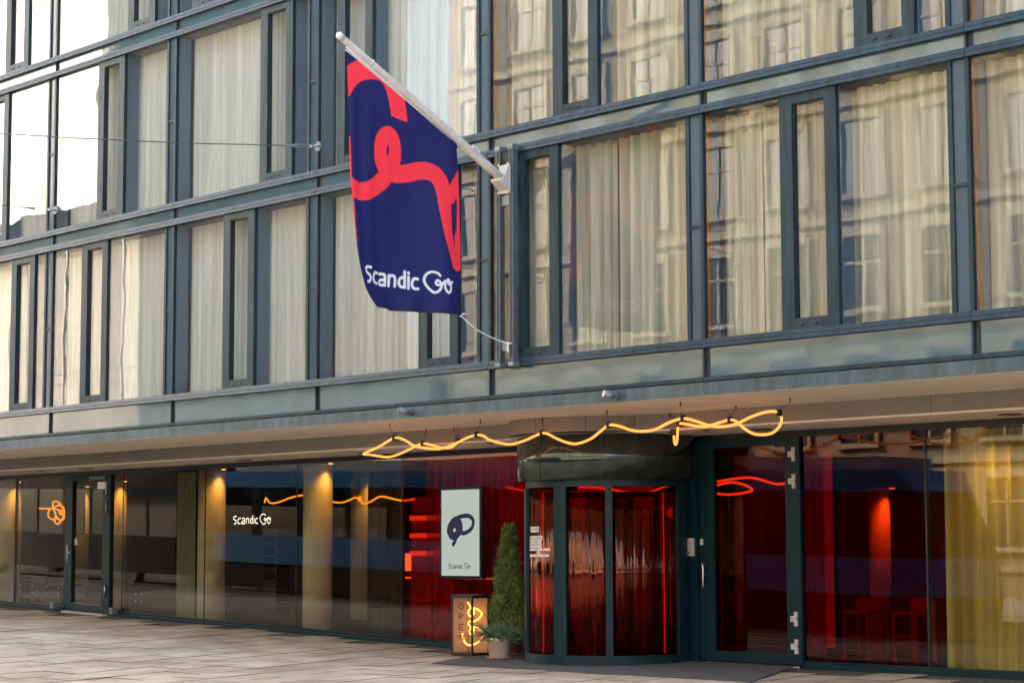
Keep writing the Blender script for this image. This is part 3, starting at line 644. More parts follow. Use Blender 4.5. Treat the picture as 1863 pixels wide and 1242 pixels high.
pp = spline([(x, 5.9 + .35 * math.sin(x * 2), z) for x, y, z in R2 + R3[1:]], 5); MB().tube(pp, .017, 8).build('tube', 'neon_in', nr, smooth=True)
for i in (4, 34, 62, 86, 110): MB().tube([pp[i], (pp[i].x, pp[i].y, 3.18)], .003, 5).build('wire', 'black', nr)
rl = empty('red_rope_light', (10.5, 6.0, 2.5), 'rope light loop glowing inside behind the revolving door', 'rope light')
pp = spline([(7.2, 4.6, 2.66), (7.6, 4.7, 2.58), (8.0, 4.6, 2.52), (8.5, 4.7, 2.62), (9.2, 4.9, 2.60), (9.8, 5.2, 2.50), (10.4, 5.3, 2.62), (11.0, 5.2, 2.52), (11.6, 5.4, 2.64), (12.2, 5.2, 2.5), (11.8, 5.0, 2.44), (11.2, 5.1, 2.58), (12.0, 5.3, 2.7), (12.7, 5.2, 2.58), (13.2, 5.0, 2.62)], 6); MB().tube(pp, .018, 8).build('tube', 'neon_in', rl, smooth=True)
for i in (6, 30, 54, 80): MB().tube([pp[i], (pp[i].x, pp[i].y, 3.18)], .003, 5).build('wire', 'black', rl)
rp_ = B('red_light_panel', 'red_glow', None, 14.10, 14.46, 4.35, 4.40, .2, 3.0); tag(rp_, 'glowing red vertical light panel behind the right window', 'light panel'); B('edge', 'black', rp_, 14.461, 14.49, 4.34, 4.41, .2, 3.0)
for X_, Y_ in ((7.9, 5.2), (9.6, 5.0)):
    fx = MB().cyl((X_, Y_), .10, 3.15, 3.1795, 20).build('red_spot', 'led_red', rl)
    lp = bpy.data.lights.new('red_lamp', 'POINT'); lp.energy = 4.5; lp.color = (1, .05, .02); lp.shadow_soft_size = .12
    lo = bpy.data.objects.new('red_lamp', lp); col.objects.link(lo); lo.location = (X_, Y_, 3.05)
curtain(6.4, 9.55, 5.75, .0, 3.15, 'curtain_red', 'deep pleated red drape seen through the revolving door', .09, .24, seed=91, name='lobby_curtain')
for X_ in (17.6, 19.4, 21.2):
    fx = MB().cyl((X_, 4.25), .06, 3.16, 3.1795, 18).build('curtain_downlight', 'led_warm', room)
    lp = bpy.data.lights.new('curtain_lamp', 'SPOT'); lp.energy = 14; lp.color = (1, .66, .28); lp.spot_size = R(120); lp.spot_blend = 1; lp.shadow_soft_size = .08
    lo = bpy.data.objects.new('curtain_lamp', lp); col.objects.link(lo); lo.location = (X_, 4.25, 3.13); lo.rotation_euler = Vector((0, .25, 1)).to_track_quat('Z', 'Y').to_euler()
# furniture
def chair(x, y, rz, mat, label, h=.46, hb=.95, name='chair', cat='chair', group=None, zf=-.005):
    root = empty(name, (x, y, zf), label, cat, group)
    M_ = Matrix.Translation((x, y, zf)) @ Matrix.Rotation(rz, 4, 'Z')
    def part(nm, *a):
        m_ = MB().box(*a); m_.v = [tuple(M_ @ Vector(v)) for v in m_.v]; m_.build(nm, mat, root)
    part('seat', -.22, .22, -.22, .22, h - .04, h)
    for sx in (-1, 1):
        part('leg', sx * .20 - .02, sx * .20 + .02, -.21, -.17, 0, h - .041); part('leg', sx * .20 - .02, sx * .20 + .02, .17, .21, 0, hb)
        part('stretcher', sx * .20 - .012, sx * .20 + .012, -.169, .169, h * .38, h * .38 + .03)
    part('stretcher', -.179, .179, -.205, -.18, h * .5, h * .5 + .03)
    part('backrest', -.179, .179, .175, .205, hb - .16, hb - .02); part('back_rail', -.179, .179, .175, .205, h + .14, h + .19)
chair(-10.5, 5.6, .3, 'wood_green', 'green wooden chair behind the left shop window', zf=.10)
chair(-9.2, 5.3, 2.6, 'wood_green', 'green wooden chair near the left side door', zf=.10)
chair(14.45, 5.0, .1, 'wood_red', 'tall red bar stool left of its twin in the right window', .72, .88, 'bar_stool', 'stool', 'bar stools in the right window')
chair(15.35, 5.0, -.1, 'wood_red', 'tall red bar stool nearest the yellow curtain', .72, .88, 'bar_stool', 'stool', 'bar stools in the right window')
tb = empty('lobby_table', (-10.0, 5.9, .1), 'dark table between the green chairs in the lobby', 'table')
B('table_top', 'wood_dark', tb, -10.4, -9.5, 5.75, 6.35, .80, .84); B('table_leg', 'black', tb, -9.98, -9.92, 6.02, 6.08, .1, .80)
st = empty('shelf_tower', (-4.35, 8.2, .1), 'slim black shelf tower with warm lit shelves in the lobby', 'shelf')
B('side', 'black', st, -4.62, -4.59, 8.0, 8.35, .1, 2.1); B('side', 'black', st, -4.13, -4.10, 8.0, 8.35, .1, 2.1); B('back', 'wood_dark', st, -4.589, -4.131, 8.32, 8.35, .1, 2.1); B('plinth', 'black', st, -4.589, -4.131, 8.0, 8.319, .1, .93)
for i, z in enumerate((.97, 1.22, 1.5, 1.78, 2.06)):
    B('shelf', 'wood_dark', st, -4.588, -4.132, 8.0, 8.319, z - .03, z); 
    if i: B('led_strip', 'led_strip', st, -4.55, -4.17, 8.29, 8.31, z - .055, z - .031)
cn = empty('reception_counter', (1.9, 7.3, 0), 'reception counter with a warm lit edge in the lobby', 'counter')
B('body', 'wood_dark', cn, .75, 4.4, 7.05, 7.6, -.005, 1.04); B('top', 'wood_dark', cn, .70, 4.45, 7.0, 7.65, 1.08, 1.13); B('lit_edge', 'led_warm', cn, .72, 4.4, 7.03, 7.06, 1.045, 1.075)
for X, lab in ((1.02, 'lit white lantern on the left end of the reception counter'), (1.26, 'lit white lantern right of its twin on the reception counter')):
    ln = empty('lantern', (X, 7.3, 1.13), lab, 'lantern', 'lanterns on the counter')
    B('frame', 'black', ln, X - .09, X + .09, 7.21, 7.39, 1.13, 1.19); B('cap', 'black', ln, X - .09, X + .09, 7.21, 7.39, 1.53, 1.56); B('light', 'lamp_warm', ln, X - .07, X + .07, 7.23, 7.37, 1.19, 1.53)
bs = empty('bar_shelf', (3.4, 6.1, 0), 'back bar shelves glowing orange red behind the red glass', 'shelf')
B('back', 'wood_red', bs, 2.72, 4.0, 6.22, 6.27, -.005, 2.6)
for z in (1.62, 1.95, 2.28):
    B('shelf', 'wood_dark', bs, 2.72, 4.0, 5.95, 6.219, z - .03, z); B('led_strip', 'led_strip', bs, 2.74, 3.98, 6.16, 6.20, z - .12, z - .035)
pl_ = empty('pendant_lamp', (11.15, 4.5, 2.1), 'small round orange pendant lamp seen through the revolving door', 'lamp')
MB().lathe((11.15, 4.5), [(.02, 2.24), (.05, 2.22), (.075, 2.18), (.08, 2.14), (.06, 2.10), (.01, 2.08)], 20).build('globe', 'led_strip', pl_, smooth=True); MB().tube([(11.15, 4.5, 2.24), (11.15, 4.5, 3.18)], .006, 6).build('cord', 'black', pl_)

# ------------------------------------------------------------------ outdoor rope light
FRONT = [[8.012, 0.9, 3.09], [8.645, 0.7, 3.168], [9.253, 0.51, 3.27], [9.461, 0.55, 3.222], [9.647, 0.6, 3.129], [9.985, 0.7, 3.082], [10.197, 0.75, 3.11], [10.345, 0.8, 3.162], [10.536, 0.83, 3.228], [10.717, 0.86, 3.263], [10.821, 0.9, 3.242], [10.858, 1.0, 3.184], [11.15, 1.1, 3.116], [11.386, 1.2, 3.169], [11.524, 1.25, 3.224], [11.692, 1.25, 3.261], [11.844, 1.22, 3.241], [12.031, 1.18, 3.177], [12.342, 1.1, 3.099], [12.605, 1.05, 3.066], [12.958, 0.97, 3.114], [13.223, 0.9, 3.202], [13.426, 0.87, 3.28], [13.662, 0.82, 3.256], [13.953, 0.76, 3.185], [14.27, 0.67, 3.152], [14.583, 0.58, 3.163], [14.904, 0.5, 3.234], [15.211, 0.43, 3.265], [15.361, 0.5, 3.229], [15.51, 0.57, 3.172], [15.649, 0.65, 3.148], [15.813, 0.75, 3.175], [15.976, 0.85, 3.26], [16.138, 0.95, 3.32], [16.225, 1.04, 3.329], [16.254, 1.09, 3.308], [16.241, 1.15, 3.237], [16.157, 1.2, 3.147], [15.982, 1.27, 3.078], [15.753, 1.34, 3.067], [15.515, 1.42, 3.097], [15.276, 1.5, 3.191], [15.126, 1.55, 3.274], [14.99, 1.58, 3.305], [14.751, 1.65, 3.286], [14.436, 1.75, 3.255], [14.182, 1.83, 3.265], [13.892, 1.92, 3.312], [13.724, 1.97, 3.331], [13.654, 2.0, 3.305], [13.64, 2.0, 3.224], [13.625, 2.0, 3.085], [13.598, 2.0, 3.047], [13.578, 2.0, 3.086], [13.569, 2.0, 3.176]]
BACK = [[8.012, 0.9, 3.09], [8.025, 1.0, 3.078], [8.014, 1.15, 3.064], [8.013, 1.4, 3.051], [8.072, 1.6, 3.115], [8.198, 1.75, 3.21], [8.318, 1.84, 3.264], [8.521, 1.86, 3.231], [8.72, 1.87, 3.184], [8.945, 1.88, 3.18], [9.046, 1.88, 3.223], [9.116, 1.88, 3.272]]
CLIPS = [[9.253, 0.51, 3.27], [8.318, 1.84, 3.264], [9.116, 1.88, 3.272], [10.717, 0.86, 3.263], [11.692, 1.25, 3.261], [13.426, 0.87, 3.28], [15.211, 0.43, 3.265], [13.69, 1.98, 3.325], [14.99, 1.58, 3.305], [16.254, 1.09, 3.308]]
rn = empty('rope_light', (12, 1, 3.05), 'long warm orange neon rope hanging in loops under the entrance soffit', 'rope light')
MB().tube(spline(BACK[::-1] + FRONT[1:], 5), .0175, 10).build('tube', 'neon', rn, smooth=True)
WT = [(9.136, .511), (8.387, 1.841), (9.023, 1.877), (10.789, .863), (11.657, 1.284), (13.389, .869), (15.166, .428), (13.486, 2.004), (15.091, 1.581), (16.438, 1.088)]
for c, (tx, ty) in zip(CLIPS, WT):
    cp = MB().box(c[0] - .022, c[0] + .022, c[1] - .04, c[1] + .04, c[2] - .04, c[2] + .045).build('clip', 'black', rn, bevel=.008)
    MB().tube([(c[0], c[1], c[2] + .04), (tx, ty, 3.44)], .003, 5).build('wire', 'black', rn)
    MB().cyl((tx, ty), .009, 3.425, 3.489, 8).build('ceiling_hook', 'black', rn)
B('end_connector', 'black', rn, 13.54, 13.60, 1.96, 2.04, 3.17, 3.26)
o = MB().tube([(9.436 + .055 * math.cos(a * .314), 1.6, 3.288 + .055 * math.sin(a * .314)) for a in range(21)], .007, 6).build('hanging_ring', 'black'); tag(o, 'small black ring hanging beside the rope light', 'ring')
# (the ring hangs on its own thin wire)
MB().tube([(9.436, 1.6, 3.345), (9.436, 1.6, 3.489)], .003, 5).build('wire', 'black', o)

# ------------------------------------------------------------------ flagpole, bracket and flag
FX = 12.494
fp = empty('flagpole', (FX, -.15, 6.6), 'white slanted flagpole on a steel wall bracket', 'flagpole')
p0 = Vector((FX, -.27, 6.68)); p1 = Vector((FX, -3.03, 8.185)); dv = (p1 - p0)
MB().tube([p0 + dv * t for t in (0, .1, .3, .5, .7, .9, .985, 1.0)], [.062, .062, .059, .056, .052, .047, .045, .040], 20).build('pole', 'pole_paint', fp, smooth=True)
MB().tube([p1 - dv * .012, p1 + dv * .012, p1 + dv * .02], [.05, .05, .03], 18).build('pole_cap', 'pole_paint', fp, smooth=True)
q = p0 + dv * .17; MB().tube(spline([q + Vector((.0, -.04, .075)), q + Vector((0, -.02, .12)), q + Vector((0, .06, .085)), q + Vector((0, .09, .03))], 3), .016, 8).build('cleat', 'pole_paint', fp, smooth=True)
for t in (.40, .62, .82): 
    c = p0 + dv * t; u = dv.normalized(); MB().tube([c - u * .006, c + u * .006], .061, 18).build('pole_band', 'white_paint', fp)
MB().tube([p0 + dv * t + Vector((0, 0, -.075)) for t in (.32, .6, .97)], .012, 8).build('halyard', 'rope', fp, smooth=True)
for X in (12.35, 12.62): 
    B('channel', 'post_grey', fp, X - .045, X + .045, -.19, -.10, 4.16, 7.12)
    B('channel_lip', 'frame_groove', fp, X - .012, X + .012, -.194, -.1905, 4.2, 7.08)
    for z in (4.11, 7.10): MB().box(X - .05, X + .05, -.20, -.078, z - .035, z + .035).build('clamp', 'galv', fp, bevel=.006)
    for z in (4.11, 7.10):
        for dxx in (-.028, .028): MB().tube([(X + dxx, -.20, z), (X + dxx, -.216, z)], .012, 8).build('bolt', 'white_paint', fp)
B('back_plate', 'frame_groove', fp, 12.396, 12.574, -.165, -.12, 6.93, 7.05); B('back_plate', 'galv', fp, 12.396, 12.574, -.165, -.12, 6.30, 6.44)
B('cross_bar', 'galv', fp, 12.396, 12.574, -.165, -.13, 4.30, 4.42)
MB().box(12.40, 12.62, -.21, -.1905, 6.46, 6.86).build('bracket_plate', 'white_paint', fp, bevel=.004)
MB().hexa([(12.40, -.36, 6.62), (12.60, -.36, 6.62), (12.60, -.21, 6.50), (12.40, -.21, 6.50), (12.40, -.36, 6.65), (12.60, -.36, 6.65), (12.60, -.21, 6.70), (12.40, -.21, 6.70)]).build('bracket_seat', 'white_paint', fp, bevel=.004)
MB().add([(12.60, -.36, 6.58), (12.60, -.21, 6.48), (12.60, -.21, 6.86), (12.612, -.36, 6.58), (12.612, -.21, 6.48), (12.612, -.21, 6.86)], [(0, 1, 2), (3, 5, 4), (0, 3, 4, 1), (1, 4, 5, 2), (2, 5, 3, 0)]).build('gusset', 'white_paint', fp)
for X in (12.40, 12.60):
    for z in (6.48, 6.86): MB().tube([(X, -.21, z), (X, -.225, z)], .016, 8).build('bolt', 'steel', fp)
# flag: cloth sheet with the ribbon print stored as mesh colours
FL = [[-2.938, 8.021], [-2.923, 7.807], [-2.903, 7.356], [-2.891, 6.836], [-2.862, 6.319], [-2.817, 5.978], [-2.781, 5.637], [-2.718, 5.298], [-2.639, 5.029], [-2.551, 4.864], [-2.419, 4.722]]
FR = [[-1.067, 7.054], [-1.058, 6.678], [-1.039, 6.173], [-1.016, 5.634], [-1.007, 5.329], [-1.003, 5.096], [-1.007, 4.709]]
RIB = [[[-3.054, 7.438], [-2.905, 7.652], [-2.754, 7.77], [-2.557, 7.839], [-2.357, 7.838], [-2.21, 7.74], [-2.119, 7.558], [-2.046, 7.259]],
       [[-2.983, 6.288], [-2.767, 6.22], [-2.571, 6.232], [-2.373, 6.342], [-2.218, 6.483], [-2.125, 6.637], [-2.115, 6.834], [-2.153, 6.968], [-2.234, 7.01], [-2.318, 6.929], [-2.344, 6.802], [-2.317, 6.665], [-2.219, 6.554], [-2.062, 6.52], [-1.881, 6.549], [-1.699, 6.599], [-1.552, 6.607], [-1.423, 6.543], [-1.344, 6.391], [-1.307, 6.18], [-1.26, 5.933], [-1.19, 5.653], [-1.096, 5.429]],
       [[-0.954, 6.654], [-1.096, 6.492], [-1.237, 6.259]], [[-1.096, 5.429], [-0.993, 5.528], [-0.97, 5.889], [-0.97, 6.214], [-1.0, 6.464]]]
HOLE = [[-1.213, 6.19], [-1.115, 6.237], [-1.124, 5.876], [-1.138, 5.605], [-1.19, 5.833]]
TXT = {'S': [[-2.471, 5.247], [-2.546, 5.245], [-2.581, 5.214], [-2.564, 5.174], [-2.499, 5.143], [-2.482, 5.098], [-2.505, 5.064], [-2.557, 5.05]], 'c': [[-2.324, 5.186], [-2.371, 5.191], [-2.412, 5.16], [-2.423, 5.103], [-2.4, 5.059], [-2.335, 5.05]], 'a': [[-2.277, 5.181], [-2.218, 5.186], [-2.182, 5.161], [-2.182, 5.04]], 'a2': [[-2.182, 5.115], [-2.253, 5.104], [-2.282, 5.074], [-2.264, 5.043], [-2.188, 5.044]], 'n': [[-2.123, 5.176], [-2.125, 5.04]], 'n2': [[-2.12, 5.157], [-2.075, 5.178], [-2.039, 5.164], [-2.03, 5.128], [-2.033, 5.039]], 'd': [[-1.89, 5.243], [-1.892, 5.032]], 'd2': [[-1.896, 5.158], [-1.938, 5.159], [-1.97, 5.123], [-1.97, 5.067], [-1.937, 5.037], [-1.892, 5.038]], 'i': [[-1.836, 5.173], [-1.838, 5.022]], 'i2': [[-1.836, 5.232], [-1.836, 5.219]], 'c2': [[-1.709, 5.155], [-1.751, 5.156], [-1.781, 5.121], [-1.783, 5.055], [-1.751, 5.025], [-1.702, 5.024]], 'G': [[-1.422, 5.213], [-1.458, 5.245], [-1.526, 5.258], [-1.593, 5.227], [-1.624, 5.163], [-1.611, 5.098], [-1.556, 5.027], [-1.495, 4.986], [-1.444, 5.003], [-1.405, 5.058], [-1.412, 5.114], [-1.452, 5.149], [-1.477, 5.118], [-1.461, 5.089], [-1.415, 5.09], [-1.366, 5.128], [-1.345, 5.149]], 'o': [[-1.345, 5.149], [-1.354, 5.091], [-1.338, 5.026], [-1.298, 4.993], [-1.261, 5.023], [-1.251, 5.08], [-1.271, 5.131], [-1.304, 5.171], [-1.311, 5.132], [-1.286, 5.104], [-1.249, 5.119], [-1.224, 5.142]]}
def s2(pts, sub=5): return np.array([(v.x, v.y) for v in spline([(a, b_, 0) for a, b_ in pts], sub)])
def resample(pts, n):
    P = s2(pts); d = np.r_[0, np.cumsum(np.hypot(*np.diff(P, axis=0).T))]; t = np.linspace(0, d[-1], n)
    return np.c_[np.interp(t, d, P[:, 0]), np.interp(t, d, P[:, 1])]
NU, NV = 190, 420
Lc, Rc = resample(FL, NV), resample(FR, NV); uu = np.linspace(0, 1, NU)
G2 = Lc[:, None, :] * (1 - uu)[None, :, None] + Rc[:, None, :] * uu[None, :, None]
PTS = G2.reshape(-1, 2)
def segdist(P, line):
    D = np.full(len(P), 9.0)
    for a, b_ in zip(line[:-1], line[1:]):
        ab = b_ - a; L2 = max(1e-9, ab @ ab); t = np.clip(((P - a) @ ab) / L2, 0, 1); D = np.minimum(D, np.hypot(*(P - a - t[:, None] * ab).T))
    return D
px = 0.005
def cov(d, r): return np.clip((r - d) / px + .5, 0, 1)
navy = np.array((0.0115, 0.0145, 0.105)); red = np.array((0.95, 0.042, 0.062)); white = np.array((0.82, 0.80, 0.82)); dark = np.array((0.02, 0.02, 0.02))
k_r = np.zeros(len(PTS))
for i, rb in enumerate(RIB):
    c = cov(segdist(PTS, s2(rb)), (.135, .118, .09, .125)[i])
    if i == 0: c = c * np.clip((PTS[:, 1] - 7.26 + .04 * (PTS[:, 0] + 2.05)) / px + .5, 0, 1) if False else c * np.clip((PTS[:, 1] - (7.245 - .18 * (PTS[:, 0] + 2.05)) ) / px + .5, 0, 1) ** (PTS[:, 0] > -2.3)
    k_r = np.maximum(k_r, c)
def inside(P, poly):
    r_ = np.zeros(len(P), bool); n_ = len(poly)
    for i in range(n_):
        (x1, y1), (x2, y2) = poly[i], poly[(i + 1) % n_]
        c = ((y1 > P[:, 1]) != (y2 > P[:, 1])) & (P[:, 0] < (x2 - x1) * (P[:, 1] - y1) / (y2 - y1 + 1e-12) + x1); r_ ^= c
    return r_
k_r[inside(PTS, HOLE)] = 0
k_r = np.maximum(k_r, ((PTS[:, 0] < G2[:, 0, 0].repeat(NU) + .018) & (PTS[:, 1] < 6.9) & (PTS[:, 1] > 5.55)) * 1.0)
eye = np.hypot((PTS[:, 0] + 2.225) / .022, (PTS[:, 1] - 6.81) / .075); k_r[eye < 1] = 0
k_w = np.zeros(len(PTS))
for k, v in TXT.items(): k_w = np.maximum(k_w, cov(segdist(PTS, s2(v, 4)), .0185 if k not in 'Go' else .0165))
C_ = navy[None] * (1 - k_r)[:, None] + red[None] * k_r[:, None]; C_ = C_ * (1 - k_w)[:, None] + white[None] * k_w[:, None]
vv = np.repeat(np.linspace(0, 1, NV), NU); ug = np.tile(uu, NV)
hem = vv > .990; C_[hem] = dark
corner = (PTS[:, 1] < 4.86 - (PTS[:, 0] + 2.551) * 1.0 + .012) & (PTS[:, 0] < -2.4); C_[corner] = dark
# folds: strongest along the free left edge and fading towards the pole
fold = .060 * (1 - .75 * vv) * np.exp(-ug * 5.0) * np.sin(ug * 38 + vv * 1.6) * np.clip(vv * 2.2, 0, 1) + .10 * np.sin(ug * 7.5 + vv * 1.4 + .6) * np.clip(vv * 1.5, 0, 1) + .030 * np.sin(ug * 15 - vv * 1.2 + 2) * vv + .012 * np.sin(ug * 17 - vv * 5) * vv ** 1.5
fold += .035 * np.exp(-((ug - .93) / .07) ** 2) * np.sin(vv * 6 + 1) + .02 * np.clip((vv - .86) / .14, 0, 1) * np.sin(ug * 22 + vv * 30)
f0 = fold.reshape(NV, NU)[:, :1].repeat(NU, 1).ravel(); fold = fold - f0 * (1 - ug) ** 3 * .95
top = np.exp(-vv * 18)
fold *= (1 - top)
vts = [(FX + float(f_), float(y), float(z)) for f_, (y, z) in zip(fold, PTS)]
fcs = [(j * NU + i, j * NU + i + 1, (j + 1) * NU + i + 1, (j + 1) * NU + i) for j in range(NV - 1) for i in range(NU - 1)]
fm = bpy.data.meshes.new('flag'); fm.from_pydata(vts, [], fcs); fm.update()
ca = fm.color_attributes.new('print', 'FLOAT_COLOR', 'POINT'); ca.data.foreach_set('color', np.c_[C_, np.ones(len(C_))].astype('f').ravel())
fo = link('flag', fm, 'flag_print', None, smooth=True); tag(fo, 'dark blue flag with a red ribbon and white Scandic Go lettering', 'flag')
MB().tube([(FX, -2.95, 8.03), (FX, -2.0, 7.545), (FX, -1.067, 7.06)], .011, 8).build('top_cord', 'rope', fo)
ro = MB().tube(spline([(FX, -1.0, 4.70), (FX, -.97, 4.713), (FX, -.80, 4.60), (FX, -.578, 4.503), (12.53, -.35, 4.43), (12.56, -.21, 4.40), (12.64, -.205, 4.385)], 5), .010, 8).build('flag_rope', 'rope', None, smooth=True); tag(ro, 'thin white cord tying the flag corner to the wall bracket', 'rope')
MB().tube(spline([(12.575, -.205, 4.40), (12.57, -.21, 4.33), (12.575, -.205, 4.27)], 4), .014, 8).build('knot', 'rope', ro)
MB().tube(spline([(FX, -.985, 4.70), (FX, -.95, 4.745), (FX, -.90, 4.755), (FX, -.86, 4.75)], 4), .009, 8).build('knot', 'rope', ro)

# ------------------------------------------------------------------ span wires across the street
for X, z0_, e, lab in ((8.02, 7.80, (8.04, -26.9, 4.8 + .0), 'dark span wire with a steel turnbuckle left of the flag'), (.07, 7.79, (.095, -26.9, 7.1), 'dark span wire with an eye bolt at the far left of the facade')):
    a = Vector((X, -.04, z0_)); e = Vector(e); e.y = -26.9
    slope = (7.18 - 7.80) / 5.4 if X > 4 else -.027
    b1 = Vector((X, -.42, a.z + slope * .35)); wr = empty('span_wire', a, lab, 'wire', 'span wires fixed to the facade')
    MB().tube([(X, .0, z0_), (X, -.035, z0_)], .075, 18).build('wall_plate', 'galv', wr); MB().tube([(X + .045 * math.cos(t * .5), -.075 + .04 * math.sin(t * .5), z0_) for t in range(14)], .012, 8).build('eye', 'steel', wr)
    d_ = (b1 - a).normalized()
    for s_ in (-1, 1): MB().tube([a + d_ * .12 + Vector((0, 0, .022 * s_)), a + d_ * .42 + Vector((0, 0, .022 * s_))], .009, 8).build('turnbuckle_rod', 'steel', wr)
    MB().tube([a + d_ * .09, a + d_ * .13], .026, 10).build('turnbuckle_end', 'steel', wr); MB().tube([a + d_ * .41, a + d_ * .46, a + d_ * .62], [.028, .026, .012], 10).build('turnbuckle_end', 'steel', wr)
    pts = [a + d_ * .6]; 
    for k in range(1, 15):
        Yk = -.6 - 26 * k / 14; s_ = (Yk + .6) / -26.0
        pts.append(Vector((X, Yk, a.z + slope * (-Yk) * (1 - .85 * s_))))
    MB().tube(pts, .0085, 6).build('cable', 'cable', wr)

# ------------------------------------------------------------------ security cameras under the fascia
for X, bright, lab in ((10.302, 0, 'dark small security camera on the fascia left of the drum'), (14.482, 1, 'security camera with a bright face on the fascia right of the drum')):
    s_ = empty('security_camera', (X, -.04, 3.56), lab, 'camera', 'security cameras on the fascia')
    MB().tube([(X, -.04, 3.575), (X, -.09, 3.57)], .045, 14).build('mount', 'galv', s_)
    MB().tube([(X, -.085, 3.57), (X - .02, -.13, 3.575), (X - .06, -.21, 3.60)], [.035, .05, .052], 14).build('housing', 'galv', s_, smooth=True)
    MB().tube([(X - .06, -.2105, 3.60), (X - .064, -.219, 3.602)], .046, 14).build('lens', 'white_paint' if bright else 'black', s_)

# ------------------------------------------------------------------ digital screen
sc_ = empty('display_screen', (7.62, 3.2, 1.15), 'upright display screen with a blue scribble and Scandic Go name', 'screen')
SY = 3.22
MB().box(7.10, 8.14, SY, SY + .10, 1.13, 2.63).build('case', 'black_gloss', sc_, bevel=.008)
B('panel', 'screen_white', sc_, 7.15, 8.09, SY - .006, SY - .001, 1.18, 2.58)
def scr(u, v): return (7.15 + .94 * (u - 35) / 492, SY - .012, 2.58 - 1.40 * (v - 92) / 1066)
PQ = [(185, 780), (215, 735), (235, 680), (290, 620), (300, 540), (270, 470), (220, 450), (165, 500), (135, 580), (150, 660), (200, 690), (260, 640), (280, 560), (240, 500), (180, 560), (190, 640), (240, 620), (250, 520), (200, 480), (150, 540), (170, 640), (230, 660), (270, 600), (210, 540), (160, 600), (185, 680), (130, 620), (150, 520), (230, 450), (330, 418), (410, 425), (455, 480), (440, 560), (390, 610), (330, 632), (300, 620)]
MB().tube(spline([scr(*q) for q in PQ], 4), .036, 8, squash=Vector((0, 1, 0))).build('scribble', 'ink', sc_)
logo(sc_, (7.325, SY - .009, 1.298), (1, 0, 0), .066, 'black', ws=1.18, rw=.095)

# ------------------------------------------------------------------ OPEN light box
bx0, bx1, by0, by1, bz0, bz1 = 8.55, 9.05, 2.22, 2.58, gz(9, 2.3) + .004, .905
lb = empty('light_box', (8.8, 2.4, bz0), 'black framed light box with orange neon squiggle and OPEN lettering', 'light box')
t_ = .026
for X in (bx0, bx1 - t_):
    for Y in (by0, by1 - t_): B('edge_post', 'black', lb, X, X + t_, Y, Y + t_, bz0 + .05, bz1 - .05)
MB().box(bx0, bx1, by0, by1, bz0, bz0 + .0495).build('bottom_frame', 'black', lb); MB().box(bx0, bx1, by0, by1, bz1 - .0495, bz1).build('top_frame', 'black', lb)
B('back_panel', 'white_paint', lb, bx0 + t_, bx1 - t_, by1 - .014, by1 - .004, bz0 + .05, bz1 - .05); B('back_panel', 'white_paint', lb, bx0 + .004, bx0 + .014, by0 + t_, by1 - t_, bz0 + .05, bz1 - .05)
def ribs(fixed, a0_, a1_, axis):
    m_ = MB(); n_ = int((a1_ - a0_) / .0125); V = []
    for i in range(n_ * 4 + 1):
        a_ = a0_ + (a1_ - a0_) * i / (n_ * 4); d_ = .0045 * abs(math.sin(math.pi * i / 4)) 
        for z in (bz0 + .05, bz1 - .05): V.append((a_, fixed - d_, z) if axis == 'x' else (fixed + d_, a_, z))
    m_.add(V, [(2 * i, 2 * i + 2, 2 * i + 3, 2 * i + 1) for i in range(n_ * 4)]); return m_.build('ribbed_panel', 'acrylic_ribbed', lb)
ribs(by0 + .010, bx0 + t_, bx1 - t_, 'x'); ribs(bx1 - .010, by0 + t_, by1 - t_, 'y')
ZS = lambda v: bz1 - .05 - (v - 205) / (1005 - 205) * (bz1 - bz0 - .1)
NE = [(8.86, 2.30, 265), (8.90, 2.30, 310), (8.94, 2.31, 350), (8.98, 2.32, 385), (8.97, 2.32, 440), (8.90, 2.31, 470), (8.86, 2.31, 430), (8.88, 2.31, 375), (8.95, 2.33, 350), (9.0, 2.40, 380), (9.01, 2.46, 440), (8.99, 2.40, 510), (8.96, 2.32, 550), (8.90, 2.30, 545), (8.87, 2.30, 580), (8.91, 2.31, 620), (8.98, 2.32, 660), (8.97, 2.32, 710), (8.92, 2.31, 735), (8.89, 2.31, 700), (8.92, 2.31, 640), (9.0, 2.38, 630), (9.01, 2.47, 690), (9.01, 2.48, 760), (9.0, 2.42, 830), (8.95, 2.34, 885), (8.86, 2.31, 893), (8.78, 2.30, 850), (8.745, 2.30, 780), (8.74, 2.30, 720)]
MB().tube(spline([(x, y, ZS(v)) for x, y, v in NE], 4), .0125, 8).build('neon_tube', 'neon_box', lb, smooth=True)
yl = by0 + .002
def ol(z, w_, pts, closed=False): return [(8.745 + u * w_, yl, z + v * .085) for u, v in pts]
for nm, z, strokes in (('O', 0.735, [[(.5 + .5 * math.cos(a * .3142), .5 + .5 * math.sin(a * .3142)) for a in range(21)]]), ('P', .575, [[(0, 0), (0, 1)], [(0, 1), (.6, 1), (.95, .78), (.6, .5), (0, .5)]]), ('E', .415, [[(0, 0), (0, 1)], [(0, 1), (.95, 1)], [(0, .5), (.8, .5)], [(0, 0), (.95, 0)]]), ('N', .255, [[(0, 0), (0, 1)], [(0, 1), (.95, 0)], [(.95, 0), (.95, 1)]])):
    m_ = MB()
    for s_ in strokes: m_.tube(ol(z - .05, .10, s_), .0065, 6)
    m_.build('letter', 'black', lb)

